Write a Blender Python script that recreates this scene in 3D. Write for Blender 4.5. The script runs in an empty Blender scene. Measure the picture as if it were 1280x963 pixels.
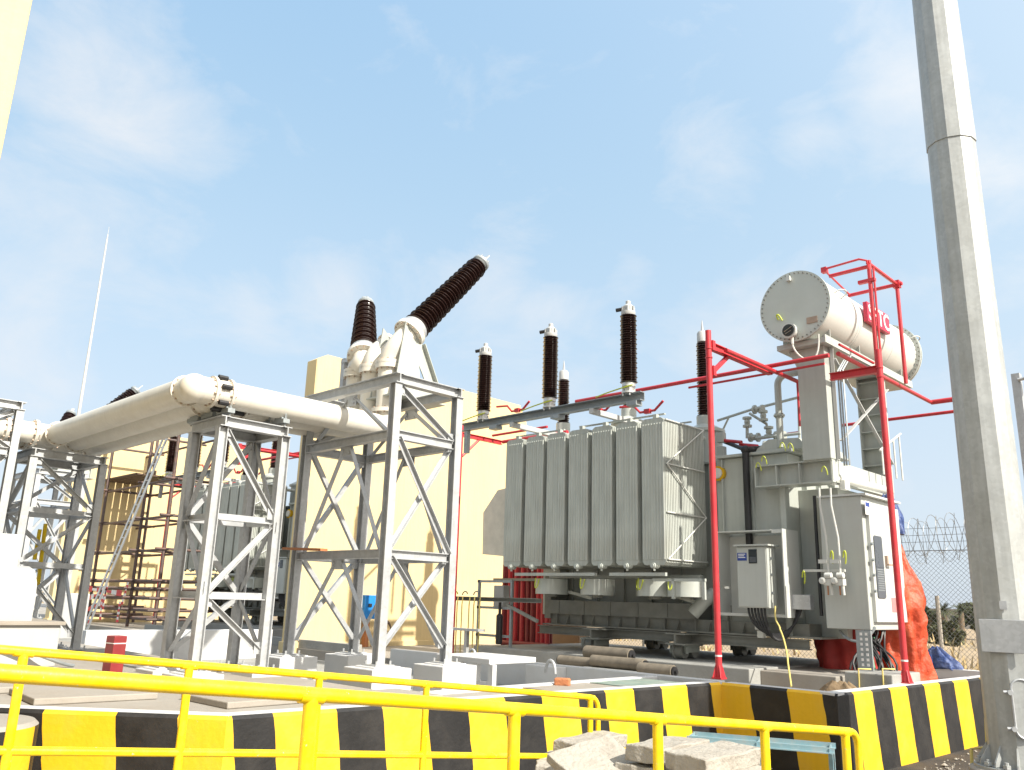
import bpy, math, random
from mathutils import Vector as V, Matrix
random.seed(11)
S = bpy.context.scene
COL = S.collection
R = math.radians
ZU = V((0, 0, 1))

# ------------------------------------------------------------------ camera
AX = V((0.71534032, -0.15522506, -0.68131741))
AY = V((0.6981989, 0.19839971, 0.68786325))
AZ = V((0.02839957, -0.96775138, 0.25030128))
EYE = V((0, 0, 2.0))
FPX, CX, CY = 1040.0, 640.0, 481.5
cam = bpy.data.cameras.new('camera')
cam.sensor_width = 36.0
cam.lens = FPX / 1280.0 * 36.0
cam.clip_start = 0.05
cam.clip_end = 3000
co = bpy.data.objects.new('camera', cam)
COL.objects.link(co)
M = Matrix(((AX[0], -AX[1], -AX[2], EYE[0]), (AY[0], -AY[1], -AY[2], EYE[1]), (AZ[0], -AZ[1], -AZ[2], EYE[2]), (0, 0, 0, 1)))
co.matrix_world = M
S.camera = co

# ------------------------------------------------------------------ sky, sun, exposure
SUN_AZ, SUN_EL = R(0.5), R(39)          # azimuth from +X towards +Y
w = bpy.data.worlds.new('World')
S.world = w
w.use_nodes = True
nt = w.node_tree
nt.nodes.clear()
wo = nt.nodes.new('ShaderNodeOutputWorld')
bg = nt.nodes.new('ShaderNodeBackground')
sky = nt.nodes.new('ShaderNodeTexSky')
sky.sky_type = 'NISHITA'
sky.sun_disc = False
sky.sun_elevation = SUN_EL
sky.sun_rotation = R(90) - SUN_AZ
sky.air_density = 1.0
sky.dust_density = 2.0
sky.ozone_density = 1.0
tc = nt.nodes.new('ShaderNodeTexCoord')
mp = nt.nodes.new('ShaderNodeMapping')
mp.inputs['Scale'].default_value = (1.0, 1.0, 1.9)
mp.inputs['Location'].default_value = (0.35, 1.7, 0.4)
n1 = nt.nodes.new('ShaderNodeTexNoise')
n1.inputs['Scale'].default_value = 5.2
n1.inputs['Detail'].default_value = 9
n1.inputs['Roughness'].default_value = 0.62
n1.inputs['Distortion'].default_value = 0.35
cr = nt.nodes.new('ShaderNodeValToRGB')
cr.color_ramp.elements[0].position = 0.42
cr.color_ramp.elements[0].color = (0, 0, 0, 1)
cr.color_ramp.elements[1].position = 0.92
cr.color_ramp.elements[1].color = (1, 1, 1, 1)
mxs = nt.nodes.new('ShaderNodeMix')
mxs.data_type = 'RGBA'
mxs.inputs[7].default_value = (4.0, 4.15, 4.35, 1)
ml = nt.nodes.new('ShaderNodeMath')
ml.operation = 'MULTIPLY'
ml.inputs[1].default_value = 0.95
hz = nt.nodes.new('ShaderNodeMix')      # the dusty haze of the air over the clear sky
hz.data_type = 'RGBA'
hz.inputs[0].default_value = 0.86
sz = nt.nodes.new('ShaderNodeSeparateXYZ')
hr = nt.nodes.new('ShaderNodeValToRGB')
els = hr.color_ramp.elements
els[0].position = 0.0
els[0].color = (0.71, 0.80, 0.90, 1)
els[1].position = 0.85
els[1].color = (0.34, 0.60, 0.90, 1)
for p_, c_ in ((0.12, (0.69, 0.80, 0.91, 1)), (0.30, (0.59, 0.77, 0.93, 1)), (0.45, (0.50, 0.715, 0.915, 1)), (0.62, (0.415, 0.655, 0.91, 1))):
    e_ = els.new(p_)
    e_.color = c_
vm = nt.nodes.new('ShaderNodeVectorMath')
vm.operation = 'SCALE'
vm.inputs['Scale'].default_value = 4.72
nt.links.new(tc.outputs['Generated'], sz.inputs[0])
nt.links.new(sz.outputs['Z'], hr.inputs['Fac'])
nt.links.new(hr.outputs['Color'], vm.inputs[0])
nt.links.new(vm.outputs[0], hz.inputs[7])
nt.links.new(tc.outputs['Generated'], mp.inputs['Vector'])
nt.links.new(mp.outputs['Vector'], n1.inputs['Vector'])
def ray_dir(u, v):
    p = V((u - CX, v - CY, FPX))
    return V((AX.dot(p), AY.dot(p), AZ.dot(p))).normalized()
last = None
for (u, v, rad, amt) in ((150, 150, .20, .75), (60, 240, .16, .5), (230, 215, .12, .5), (400, 375, .11, .75), (330, 385, .10, .5), (620, 330, .11, .7), (680, 380, .08, .6), (880, 190, .13, .6), (1130, 90, .11, .8), (1000, 170, .09, .4), (790, 345, .05, .5), (900, 440, .11, .6),
                         (20, 460, .18, .75), (180, 480, .18, .45), (-150, 440, .3, .7), (480, 480, .14, .4), (1240, 190, .10, .5), (700, 470, .16, .35), (1150, 480, .2, .35)):
    dn = nt.nodes.new('ShaderNodeVectorMath')
    dn.operation = 'DISTANCE'
    dn.inputs[1].default_value = ray_dir(u, v)
    nt.links.new(tc.outputs['Generated'], dn.inputs[0])
    mr_ = nt.nodes.new('ShaderNodeMapRange')
    mr_.interpolation_type = 'SMOOTHSTEP'
    mr_.inputs[1].default_value = 0.0
    mr_.inputs[2].default_value = rad
    mr_.inputs[3].default_value = amt
    mr_.inputs[4].default_value = 0.0
    nt.links.new(dn.outputs['Value'], mr_.inputs[0])
    if last is None:
        last = mr_.outputs[0]
    else:
        mm_ = nt.nodes.new('ShaderNodeMath')
        mm_.operation = 'MAXIMUM'
        nt.links.new(last, mm_.inputs[0])
        nt.links.new(mr_.outputs[0], mm_.inputs[1])
        last = mm_.outputs[0]
ms_ = nt.nodes.new('ShaderNodeMath')          # patches of thin cloud broken up by the noise
ms_.operation = 'MULTIPLY_ADD'
ms_.inputs[1].default_value = 0.42
ms_.inputs[2].default_value = -0.15
nt.links.new(last, ms_.inputs[0])
ad_ = nt.nodes.new('ShaderNodeMath')
ad_.operation = 'ADD'
nt.links.new(n1.outputs['Fac'], ad_.inputs[0])
nt.links.new(ms_.outputs[0], ad_.inputs[1])
nt.links.new(ad_.outputs[0], cr.inputs['Fac'])
nt.links.new(cr.outputs['Color'], ml.inputs[0])
nt.links.new(ml.outputs[0], mxs.inputs[0])
nt.links.new(sky.outputs['Color'], hz.inputs[6])
nt.links.new(hz.outputs[2], mxs.inputs[6])
au = nt.nodes.new('ShaderNodeVectorMath')      # hazy brightening of the sky round the sun, behind the camera
au.operation = 'DISTANCE'
au.inputs[1].default_value = (math.cos(SUN_EL) * math.cos(SUN_AZ), math.cos(SUN_EL) * math.sin(SUN_AZ), math.sin(SUN_EL))
nt.links.new(tc.outputs['Generated'], au.inputs[0])
ar = nt.nodes.new('ShaderNodeMapRange')
ar.interpolation_type = 'SMOOTHSTEP'
ar.inputs[1].default_value = 0.1
ar.inputs[2].default_value = 1.6
ar.inputs[3].default_value = 0.62
ar.inputs[4].default_value = 0.0
nt.links.new(au.outputs['Value'], ar.inputs[0])
am = nt.nodes.new('ShaderNodeMix')
am.data_type = 'RGBA'
am.inputs[7].default_value = (11.5, 10.2, 8.4, 1)
nt.links.new(ar.outputs[0], am.inputs[0])
nt.links.new(mxs.outputs[2], am.inputs[6])
nt.links.new(am.outputs[2], bg.inputs['Color'])
bg.inputs['Strength'].default_value = 0.1
nt.links.new(bg.outputs[0], wo.inputs[0])

sl = bpy.data.lights.new('sun', 'SUN')
sl.energy = 3.7
sl.angle = R(0.8)
sl.color = (1.0, 0.94, 0.83)
so = bpy.data.objects.new('sun', sl)
COL.objects.link(so)
sd = V((math.cos(SUN_EL) * math.cos(SUN_AZ), math.cos(SUN_EL) * math.sin(SUN_AZ), math.sin(SUN_EL)))
so.rotation_euler = sd.to_track_quat('Z', 'Y').to_euler()
so.location = (20, 10, 40)
S.view_settings.view_transform = 'Standard'
S.view_settings.look = 'None'
S.view_settings.gamma = 1
S.view_settings.exposure = 1.12


# ------------------------------------------------------------------ helpers
def at(u, v, X=None, Y=None, Z=None):
    """the point of the photograph's ray (u, v) on a plane X=, Y= or Z= of the site"""
    d = V((AX.dot((u - CX, v - CY, FPX)), AY.dot((u - CX, v - CY, FPX)), AZ.dot((u - CX, v - CY, FPX))))
    if X is not None:
        t = (X - EYE[0]) / d[0]
    elif Y is not None:
        t = (Y - EYE[1]) / d[1]
    else:
        t = (Z - EYE[2]) / d[2]
    return EYE + d * t


class MB:
    def __init__(s):
        s.v, s.f, s.m, s.s = [], [], [], []

    def add(s, vs, fs, m=0, sm=False):
        b = len(s.v)
        s.v += [V(p) for p in vs]
        for f in fs:
            s.f.append([b + i for i in f])
            s.m.append(m)
            s.s.append(sm)
        return s

    def box(s, c, sz, m=0, rot=None):
        c = V(c)
        h = V(sz) * 0.5
        vs = []
        for x in (-1, 1):
            for y in (-1, 1):
                for z in (-1, 1):
                    p = V((x * h.x, y * h.y, z * h.z))
                    vs.append(c + (rot @ p if rot else p))
        return s.add(vs, [(0, 1, 3, 2), (4, 6, 7, 5), (0, 4, 5, 1), (2, 3, 7, 6), (0, 2, 6, 4), (1, 5, 7, 3)], m)

    def bb(s, p, q, m=0):
        p, q = V(p), V(q)
        return s.box((p + q) / 2, [abs(a - b) for a, b in zip(p, q)], m)

    def extrude(s, poly, p, q, side, upv, m=0, caps=True, sm=False):
        n = len(poly)
        vs = [p + side * a + upv * b for a, b in poly] + [q + side * a + upv * b for a, b in poly]
        fs = [(i, (i + 1) % n, n + (i + 1) % n, n + i) for i in range(n)]
        s.add(vs, fs, m, sm)
        if caps:
            s.add([vs[i] for i in range(n)], [tuple(range(n))[::-1]], m)
            s.add([vs[n + i] for i in range(n)], [tuple(range(n))], m)
        return s

    def beam(s, p, q, w, h, prof='box', up=ZU, m=0, t=0.012):
        p, q, up = V(p), V(q), V(up)
        d = (q - p).normalized()
        side = d.cross(up)
        if side.length < 1e-4:
            side = d.cross(V((1, 0, 0)))
        side.normalize()
        upv = side.cross(d).normalized()
        a, b = w / 2, h / 2
        if prof == 'box':
            poly = [(-a, -b), (a, -b), (a, b), (-a, b)]
        elif prof == 'I':
            k = t * 0.7
            poly = [(-a, -b), (a, -b), (a, -b + t), (k, -b + t), (k, b - t), (a, b - t), (a, b), (-a, b), (-a, b - t), (-k, b - t), (-k, -b + t), (-a, -b + t)]
        elif prof == 'L':
            poly = [(-a, -b), (a, -b), (a, -b + t), (-a + t, -b + t), (-a + t, b), (-a, b)]
        elif prof == 'C':
            poly = [(-a, -b), (a, -b), (a, -b + t), (-a + t, -b + t), (-a + t, b - t), (a, b - t), (a, b), (-a, b)]
        return s.extrude(poly, p, q, side, upv, m)

    def tube(s, pts, r, n=10, m=0, closed=False, caps=True, sm=True):
        pts = [V(p) for p in pts]
        N = len(pts)
        rs = r if isinstance(r, (list, tuple)) else [r] * N
        tg = []
        for i in range(N):
            a = pts[i - 1] if (i > 0 or closed) else pts[i]
            b = pts[(i + 1) % N] if (i < N - 1 or closed) else pts[i]
            tg.append((b - a).normalized())
        nrm = tg[0].orthogonal().normalized()
        rings = []
        for i in range(N):
            if i:
                ax = tg[i - 1].cross(tg[i])
                if ax.length > 1e-6:
                    nrm = Matrix.Rotation(tg[i - 1].angle(tg[i]), 3, ax.normalized()) @ nrm
            bn = tg[i].cross(nrm).normalized()
            k = 1.0
            if 0 < i < N - 1 or closed:
                a = (pts[i] - pts[i - 1]).normalized()
                c = max(0.5, math.cos(a.angle(tg[i])))
            rings.append([pts[i] + (nrm * math.cos(2 * math.pi * j / n) + bn * math.sin(2 * math.pi * j / n)) * rs[i] for j in range(n)])
        vs = [p for g in rings for p in g]
        fs = []
        for i in range(N if closed else N - 1):
            k = (i + 1) % N
            for j in range(n):
                fs.append((i * n + j, i * n + (j + 1) % n, k * n + (j + 1) % n, k * n + j))
        s.add(vs, fs, m, sm)
        if caps and not closed:
            s.add(rings[0], [tuple(range(n))[::-1]], m)
            s.add(rings[-1], [tuple(range(n))], m)
        return s

    def lathe(s, prof, o, ax=ZU, n=24, m=0):
        """prof: (radius, height) pairs along ax from o"""
        o, ax = V(o), V(ax).normalized()
        a = ax.orthogonal().normalized()
        b = ax.cross(a).normalized()
        vs, fs = [], []
        for r, h in prof:
            for j in range(n):
                t = 2 * math.pi * j / n
                vs.append(o + ax * h + (a * math.cos(t) + b * math.sin(t)) * max(r, 1e-4))
        for i in range(len(prof) - 1):
            for j in range(n):
                fs.append((i * n + j, i * n + (j + 1) % n, (i + 1) * n + (j + 1) % n, (i + 1) * n + j))
        s.add(vs, fs, m, True)
        s.add(vs[:n], [tuple(range(n))[::-1]], m)
        s.add(vs[-n:], [tuple(range(n))], m)
        return s

    def ball(s, c, r, n=16, m=0):
        k = n // 2
        return s.lathe([(r * math.sin(math.pi * i / k), -r * math.cos(math.pi * i / k)) for i in range(k + 1)], c, ZU, n, m)

    def build(s, name, mat, parent=None, loc=None, bevel=0, label=None, angle=38):
        o0 = V((0, 0, 0))
        if parent is not None:
            q = parent
            while q is not None:
                o0 += q.location
                q = q.parent
        elif loc is not None:
            o0 = V(loc)
        me = bpy.data.meshes.new(name)
        me.from_pydata([tuple(p - o0) for p in s.v], [], s.f)
        me.polygons.foreach_set('material_index', s.m)
        me.polygons.foreach_set('use_smooth', s.s)
        me.validate()
        me.update()
        if any(s.s):
            me.set_sharp_from_angle(angle=R(angle))
        for mm in (mat if isinstance(mat, (list, tuple)) else [mat]):
            me.materials.append(mm)
        o = bpy.data.objects.new(name, me)
        COL.objects.link(o)
        if parent is not None:
            o.parent = parent
        elif loc is not None:
            o.location = o0
        if label:
            o['label'] = label
        if bevel:
            b = o.modifiers.new('bevel', 'BEVEL')
            b.width = bevel
            b.segments = 2
            b.limit_method = 'ANGLE'
            b.angle_limit = R(50)
        return o


    def split(s, name, mat, parent=None, bevel=0, tol=0.012):
        """build every separate piece (touching bodies stay together) as a part of its own"""
        n = len(s.v)
        par = list(range(n))

        def find(i):
            while par[i] != i:
                par[i] = par[par[i]]
                i = par[i]
            return i
        for f in s.f:
            for i in f[1:]:
                par[find(i)] = find(f[0])
        comp = {}
        for i in range(n):
            comp.setdefault(find(i), []).append(i)
        keys = list(comp)
        bbs = {k: ([min(s.v[i][a] for i in comp[k]) - tol for a in range(3)], [max(s.v[i][a] for i in comp[k]) + tol for a in range(3)]) for k in keys}
        cp = {k: k for k in keys}

        def cf(k):
            while cp[k] != k:
                k = cp[k]
            return k
        for i, a in enumerate(keys):
            for b in keys[i + 1:]:
                (l1, h1), (l2, h2) = bbs[a], bbs[b]
                if all(l1[x] <= h2[x] and l2[x] <= h1[x] for x in range(3)):
                    cp[cf(a)] = cf(b)
        grp = {}
        for fi, f in enumerate(s.f):
            grp.setdefault(cf(find(f[0])), []).append(fi)
        out = []
        for k, fl in grp.items():
            m = MB()
            mp_ = {}
            for fi in fl:
                nf_ = []
                for i in s.f[fi]:
                    if i not in mp_:
                        mp_[i] = len(m.v)
                        m.v.append(s.v[i])
                    nf_.append(mp_[i])
                m.f.append(nf_)
                m.m.append(s.m[fi])
                m.s.append(s.s[fi])
            out.append(m.build(name, mat, parent, bevel=bevel))
        return out


def tag(o, label=None, cat=None, group=None, kind=None):
    for k, x in (('label', label), ('category', cat), ('group', group), ('kind', kind)):
        if x:
            o[k] = x
    return o


def thing(name, loc, label, cat, group=None):
    o = bpy.data.objects.new(name, None)
    COL.objects.link(o)
    o.location = V(loc)
    o.empty_display_size = 0.2
    return tag(o, label, cat, group)


def copy_tree(o, off, parent=None, label=None):
    c = o.copy()
    COL.objects.link(c)
    if parent is None:
        c.location = o.location + V(off)
        if label:
            c['label'] = label
    else:
        c.parent = parent
        c.matrix_parent_inverse = o.matrix_parent_inverse.copy()
    for ch in list(o.children):
        copy_tree(ch, off, c)
    return c


def arc(c, r, a0, a1, e1, e2, n=8):
    c, e1, e2 = V(c), V(e1), V(e2)
    return [c + e1 * (r * math.cos(a0 + (a1 - a0) * i / n)) + e2 * (r * math.sin(a0 + (a1 - a0) * i / n)) for i in range(n + 1)]


def bez(p, q, r_, s_, n=14):
    p, q, r_, s_ = V(p), V(q), V(r_), V(s_)
    out = []
    for i in range(n + 1):
        t = i / n
        out.append(p * (1 - t) ** 3 + q * 3 * t * (1 - t) ** 2 + r_ * 3 * t * t * (1 - t) + s_ * t ** 3)
    return out


def text_mb(txt, size, depth, origin, ex, ey):
    cu = bpy.data.curves.new('t', 'FONT')
    cu.body = txt
    cu.size = size
    cu.extrude = depth
    cu.offset = 0.012 * size
    ob = bpy.data.objects.new('t', cu)
    COL.objects.link(ob)
    dg = bpy.context.evaluated_depsgraph_get()
    me = bpy.data.meshes.new_from_object(ob.evaluated_get(dg))
    ex, ey = V(ex).normalized(), V(ey).normalized()
    ez = ex.cross(ey)
    mb = MB()
    mb.add([V(origin) + ex * v.co.x + ey * v.co.y + ez * v.co.z for v in me.vertices], [tuple(p.vertices) for p in me.polygons])
    bpy.data.objects.remove(ob)
    bpy.data.meshes.remove(me)
    return mb


# ------------------------------------------------------------------ materials
def mat(name, col, rough=0.5, metal=0.0, var=0.12, scale=6.0, bump=0.0, bscale=40.0, streak=0.0, dirt=None, dirt_amt=0.0, dscale=1.6, spangle=0.0, coat=0.0, spec=0.5, chip=None):
    m = bpy.data.materials.new(name)
    m.use_nodes = True
    t = m.node_tree
    N, L = t.nodes, t.links
    b = N['Principled BSDF']
    b.inputs['Roughness'].default_value = rough
    b.inputs['Metallic'].default_value = metal
    b.inputs['Specular IOR Level'].default_value = spec
    if coat:
        b.inputs['Coat Weight'].default_value = coat
    tc = N.new('ShaderNodeTexCoord')
    nz = N.new('ShaderNodeTexNoise')
    nz.inputs['Scale'].default_value = scale
    nz.inputs['Detail'].default_value = 6
    nz.inputs['Roughness'].default_value = 0.6
    L.new(tc.outputs['Object'], nz.inputs['Vector'])
    hs = N.new('ShaderNodeHueSaturation')
    hs.inputs['Color'].default_value = (*col, 1)
    mr = N.new('ShaderNodeMapRange')
    mr.inputs[1].default_value = 0.25
    mr.inputs[2].default_value = 0.75
    mr.inputs[3].default_value = 1 - var
    mr.inputs[4].default_value = 1 + var
    L.new(nz.outputs['Fac'], mr.inputs[0])
    val = mr.outputs[0]
    if spangle:
        vo = N.new('ShaderNodeTexVoronoi')
        vo.inputs['Scale'].default_value = 26
        L.new(tc.outputs['Object'], vo.inputs['Vector'])
        m2 = N.new('ShaderNodeMapRange')
        m2.inputs[3].default_value = 1 - spangle
        m2.inputs[4].default_value = 1 + spangle
        sx = N.new('ShaderNodeSeparateColor')
        L.new(vo.outputs['Color'], sx.inputs[0])
        L.new(sx.outputs[0], m2.inputs[0])
        mm = N.new('ShaderNodeMath')
        mm.operation = 'MULTIPLY'
        L.new(val, mm.inputs[0])
        L.new(m2.outputs[0], mm.inputs[1])
        val = mm.outputs[0]
    if streak:
        mpn = N.new('ShaderNodeMapping')
        mpn.inputs['Scale'].default_value = (9, 9, 0.5)
        L.new(tc.outputs['Object'], mpn.inputs['Vector'])
        ns = N.new('ShaderNodeTexNoise')
        ns.inputs['Scale'].default_value = 2.0
        ns.inputs['Detail'].default_value = 4
        L.new(mpn.outputs[0], ns.inputs['Vector'])
        m3 = N.new('ShaderNodeMapRange')
        m3.inputs[1].default_value = 0.3
        m3.inputs[2].default_value = 0.7
        m3.inputs[3].default_value = 1 - streak
        m3.inputs[4].default_value = 1 + streak * 0.4
        L.new(ns.outputs['Fac'], m3.inputs[0])
        mm = N.new('ShaderNodeMath')
        mm.operation = 'MULTIPLY'
        L.new(val, mm.inputs[0])
        L.new(m3.outputs[0], mm.inputs[1])
        val = mm.outputs[0]
    L.new(val, hs.inputs['Value'])
    out = hs.outputs['Color']
    if dirt:
        nd = N.new('ShaderNodeTexNoise')
        nd.inputs['Scale'].default_value = dscale
        nd.inputs['Detail'].default_value = 8
        nd.inputs['Roughness'].default_value = 0.65
        L.new(tc.outputs['Object'], nd.inputs['Vector'])
        r2 = N.new('ShaderNodeMapRange')
        r2.inputs[1].default_value = 0.45
        r2.inputs[2].default_value = 0.75
        r2.inputs[3].default_value = 0
        r2.inputs[4].default_value = dirt_amt
        L.new(nd.outputs['Fac'], r2.inputs[0])
        mx = N.new('ShaderNodeMix')
        mx.data_type = 'RGBA'
        mx.inputs[7].default_value = (*dirt, 1)
        L.new(r2.outputs[0], mx.inputs[0])
        L.new(out, mx.inputs[6])
        out = mx.outputs[2]
    if chip:
        ccol, cscale, cthr = chip
        nc = N.new('ShaderNodeTexNoise')
        nc.inputs['Scale'].default_value = cscale
        nc.inputs['Detail'].default_value = 7
        nc.inputs['Roughness'].default_value = 0.7
        L.new(tc.outputs['Object'], nc.inputs['Vector'])
        rc = N.new('ShaderNodeMapRange')
        rc.inputs[1].default_value = cthr
        rc.inputs[2].default_value = cthr + 0.025
        L.new(nc.outputs['Fac'], rc.inputs[0])
        mc = N.new('ShaderNodeMix')
        mc.data_type = 'RGBA'
        mc.inputs[7].default_value = (*ccol, 1)
        L.new(rc.outputs[0], mc.inputs[0])
        L.new(out, mc.inputs[6])
        out = mc.outputs[2]
    L.new(out, b.inputs['Base Color'])
    rr = N.new('ShaderNodeMapRange')
    rr.inputs[3].default_value = max(0.05, rough - 0.1)
    rr.inputs[4].default_value = min(1, rough + 0.12)
    L.new(nz.outputs['Fac'], rr.inputs[0])
    L.new(rr.outputs[0], b.inputs['Roughness'])
    if bump:
        nb = N.new('ShaderNodeTexNoise')
        nb.inputs['Scale'].default_value = bscale
        nb.inputs['Detail'].default_value = 5
        L.new(tc.outputs['Object'], nb.inputs['Vector'])
        bp = N.new('ShaderNodeBump')
        bp.inputs['Strength'].default_value = bump
        bp.inputs['Distance'].default_value = 0.02
        L.new(nb.outputs['Fac'], bp.inputs['Height'])
        L.new(bp.outputs[0], b.inputs['Normal'])
    return m


GALV = mat('galvanized_steel', (0.45, 0.465, 0.48), 0.5, 0.35, 0.10, 5, spangle=0.07, streak=0.06, dirt=(0.30, 0.28, 0.25), dirt_amt=0.25)
GALVD = mat('weathered_galvanized_steel', (0.30, 0.33, 0.345), 0.55, 0.35, 0.14, 5, spangle=0.08, dirt=(0.2, 0.19, 0.17), dirt_amt=0.4)
POLEM = mat('pole_galvanized_steel', (0.42, 0.435, 0.43), 0.55, 0.3, 0.12, 3, spangle=0.06, streak=0.12, dirt=(0.27, 0.27, 0.24), dirt_amt=0.35, dscale=2.5)
WPIPE = mat('cream_white_pipe_paint', (0.68, 0.655, 0.59), 0.4, 0, 0.06, 3, streak=0.05, dirt=(0.48, 0.42, 0.32), dirt_amt=0.3, dscale=2.2)
WPAINT = mat('white_paint', (0.44, 0.445, 0.44), 0.5, 0, 0.05, 4, streak=0.04, dirt=(0.5, 0.47, 0.42), dirt_amt=0.2)
TGREY = mat('transformer_grey_paint', (0.43, 0.455, 0.425), 0.42, 0, 0.06, 2.5, streak=0.06, dirt=(0.30, 0.28, 0.23), dirt_amt=0.3, dscale=1.2)
RGREY = mat('radiator_grey_paint', (0.44, 0.465, 0.43), 0.45, 0, 0.09, 2, streak=0.16, dirt=(0.36, 0.33, 0.26), dirt_amt=0.4, dscale=1.1)
CGREY = mat('conservator_light_paint', (0.60, 0.605, 0.57), 0.4, 0, 0.04, 2, streak=0.03, dirt=(0.5, 0.46, 0.38), dirt_amt=0.15)
CEND = mat('conservator_end_paint', (0.50, 0.53, 0.495), 0.45, 0, 0.05, 2, dirt=(0.36, 0.35, 0.3), dirt_amt=0.2)
CABG = mat('cabinet_grey_paint', (0.455, 0.475, 0.45), 0.38, 0, 0.04, 2, streak=0.03, dirt=(0.35, 0.33, 0.28), dirt_amt=0.15)
CABW = mat('cabinet_door_paint', (0.54, 0.55, 0.525), 0.38, 0, 0.03, 2, dirt=(0.5, 0.48, 0.42), dirt_amt=0.12)
BGREY = mat('wheel_box_paint', (0.33, 0.36, 0.33), 0.55, 0, 0.12, 5, dirt=(0.2, 0.19, 0.16), dirt_amt=0.5)
DGREY = mat('grimy_base_paint', (0.20, 0.205, 0.185), 0.6, 0, 0.18, 5, dirt=(0.13, 0.12, 0.10), dirt_amt=0.5)
RED = mat('red_fire_paint', (0.52, 0.028, 0.04), 0.4, 0, 0.14, 5, streak=0.08, dirt=(0.40, 0.08, 0.07), dirt_amt=0.5, dscale=4, chip=((0.22, 0.16, 0.13), 13, 0.695))
DRED = mat('dull_red_paint', (0.23, 0.022, 0.025), 0.5, 0, 0.14, 5, dirt=(0.3, 0.12, 0.1), dirt_amt=0.3)
YEL = mat('yellow_rail_paint', (0.84, 0.58, 0.0), 0.36, 0, 0.07, 4, bump=0.12, bscale=22, dirt=(0.70, 0.50, 0.07), dirt_amt=0.5, dscale=6, coat=0.1, chip=((0.52, 0.46, 0.33), 18, 0.65))
YSTR = mat('yellow_wall_paint', (0.80, 0.47, 0.012), 0.6, 0, 0.06, 3, bump=0.15, bscale=25, streak=0.04, dirt=(0.58, 0.36, 0.07), dirt_amt=0.45, dscale=3, chip=((0.42, 0.38, 0.30), 11, 0.70))
KSTR = mat('black_wall_paint', (0.012, 0.0115, 0.012), 0.6, 0, 0.3, 4, bump=0.15, bscale=25, dirt=(0.05, 0.045, 0.04), dirt_amt=0.5, dscale=3, chip=((0.18, 0.16, 0.13), 11, 0.71))
CONC = mat('pale_concrete', (0.32, 0.295, 0.26), 0.85, 0, 0.12, 1.2, bump=0.25, bscale=18, dirt=(0.24, 0.20, 0.16), dirt_amt=0.65, dscale=0.8)
CONCD = mat('grey_concrete', (0.30, 0.30, 0.285), 0.85, 0, 0.15, 2, bump=0.3, bscale=18, dirt=(0.2, 0.19, 0.17), dirt_amt=0.5)
PAVER = mat('dusty_paver_concrete', (0.38, 0.355, 0.31), 0.9, 0, 0.25, 7, bump=0.9, bscale=26, dirt=(0.15, 0.125, 0.10), dirt_amt=0.75, dscale=7)
WCONC = mat('white_painted_concrete', (0.58, 0.585, 0.59), 0.65, 0, 0.06, 2, bump=0.12, bscale=15, dirt=(0.5, 0.46, 0.4), dirt_amt=0.3, dscale=2.5)
CREAM = mat('cream_wall_plaster', (0.68, 0.535, 0.285), 0.8, 0, 0.06, 0.9, bump=0.2, bscale=14, streak=0.06, dirt=(0.56, 0.43, 0.23), dirt_amt=0.35, dscale=0.8)
EARTH = mat('dry_earth', (0.36, 0.27, 0.17), 0.95, 0, 0.25, 0.35, bump=0.6, bscale=2.5, dirt=(0.24, 0.19, 0.12), dirt_amt=0.7, dscale=0.22)
ASPH = mat('dusty_asphalt', (0.042, 0.036, 0.032), 0.92, 0, 0.4, 3, bump=0.8, bscale=60, dirt=(0.10, 0.08, 0.062), dirt_amt=0.6, dscale=0.9)
PORC = mat('brown_glazed_porcelain', (0.024, 0.011, 0.0095), 0.16, 0, 0.2, 8, spec=0.6)
PORCG = mat('dusty_porcelain_rim', (0.20, 0.12, 0.07), 0.4, 0, 0.2, 8)
BLK = mat('black_rubber', (0.018, 0.018, 0.02), 0.5, 0, 0.2, 8)
ALU = mat('cast_aluminium', (0.58, 0.58, 0.57), 0.42, 0.6, 0.1, 9)
STEELD = mat('dark_scaffold_steel', (0.11, 0.085, 0.08), 0.6, 0.3, 0.3, 8, dirt=(0.25, 0.10, 0.06), dirt_amt=0.6, dscale=6)
WOOD = mat('scaffold_plank_wood', (0.10, 0.065, 0.045), 0.8, 0, 0.3, 9)
WIRE = mat('fence_wire', (0.24, 0.25, 0.26), 0.5, 0.4, 0.1, 4)
ORNG = mat('orange_tarpaulin', (0.50, 0.058, 0.018), 0.55, 0, 0.25, 5, bump=0.9, bscale=7, dirt=(0.70, 0.20, 0.10), dirt_amt=0.5, dscale=4)
BLUE = mat('blue_tarpaulin', (0.030, 0.06, 0.19), 0.5, 0, 0.35, 8, bump=0.9, bscale=9, dirt=(0.2, 0.24, 0.35), dirt_amt=0.5, dscale=7)
BLUEB = mat('blue_box_paint', (0.02, 0.22, 0.62), 0.4)
LBLUE = mat('pale_blue_frame_paint', (0.22, 0.36, 0.41), 0.5, 0.1, 0.2, 6, dirt=(0.33, 0.31, 0.28), dirt_amt=0.85, dscale=6)
GLASS = mat('dark_window_glass', (0.03, 0.04, 0.05), 0.08, 0, 0.1, 4)
DSCR = mat('dark_grey_plate', (0.075, 0.085, 0.10), 0.3, 0, 0.1, 4)
LABB = mat('blue_label', (0.02, 0.05, 0.25), 0.4)
LABW = mat('white_lettering', (0.8, 0.8, 0.8), 0.5, 0, 0.02)
SIGNR = mat('red_sign_enamel', (0.55, 0.03, 0.07), 0.35)
GREENY = mat('earth_wire_green_yellow', (0.50, 0.56, 0.05), 0.5)
YCAB = mat('yellow_cable', (0.62, 0.50, 0.16), 0.6)
COPPER = mat('rusty_copper', (0.42, 0.17, 0.07), 0.6, 0.2)
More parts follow.
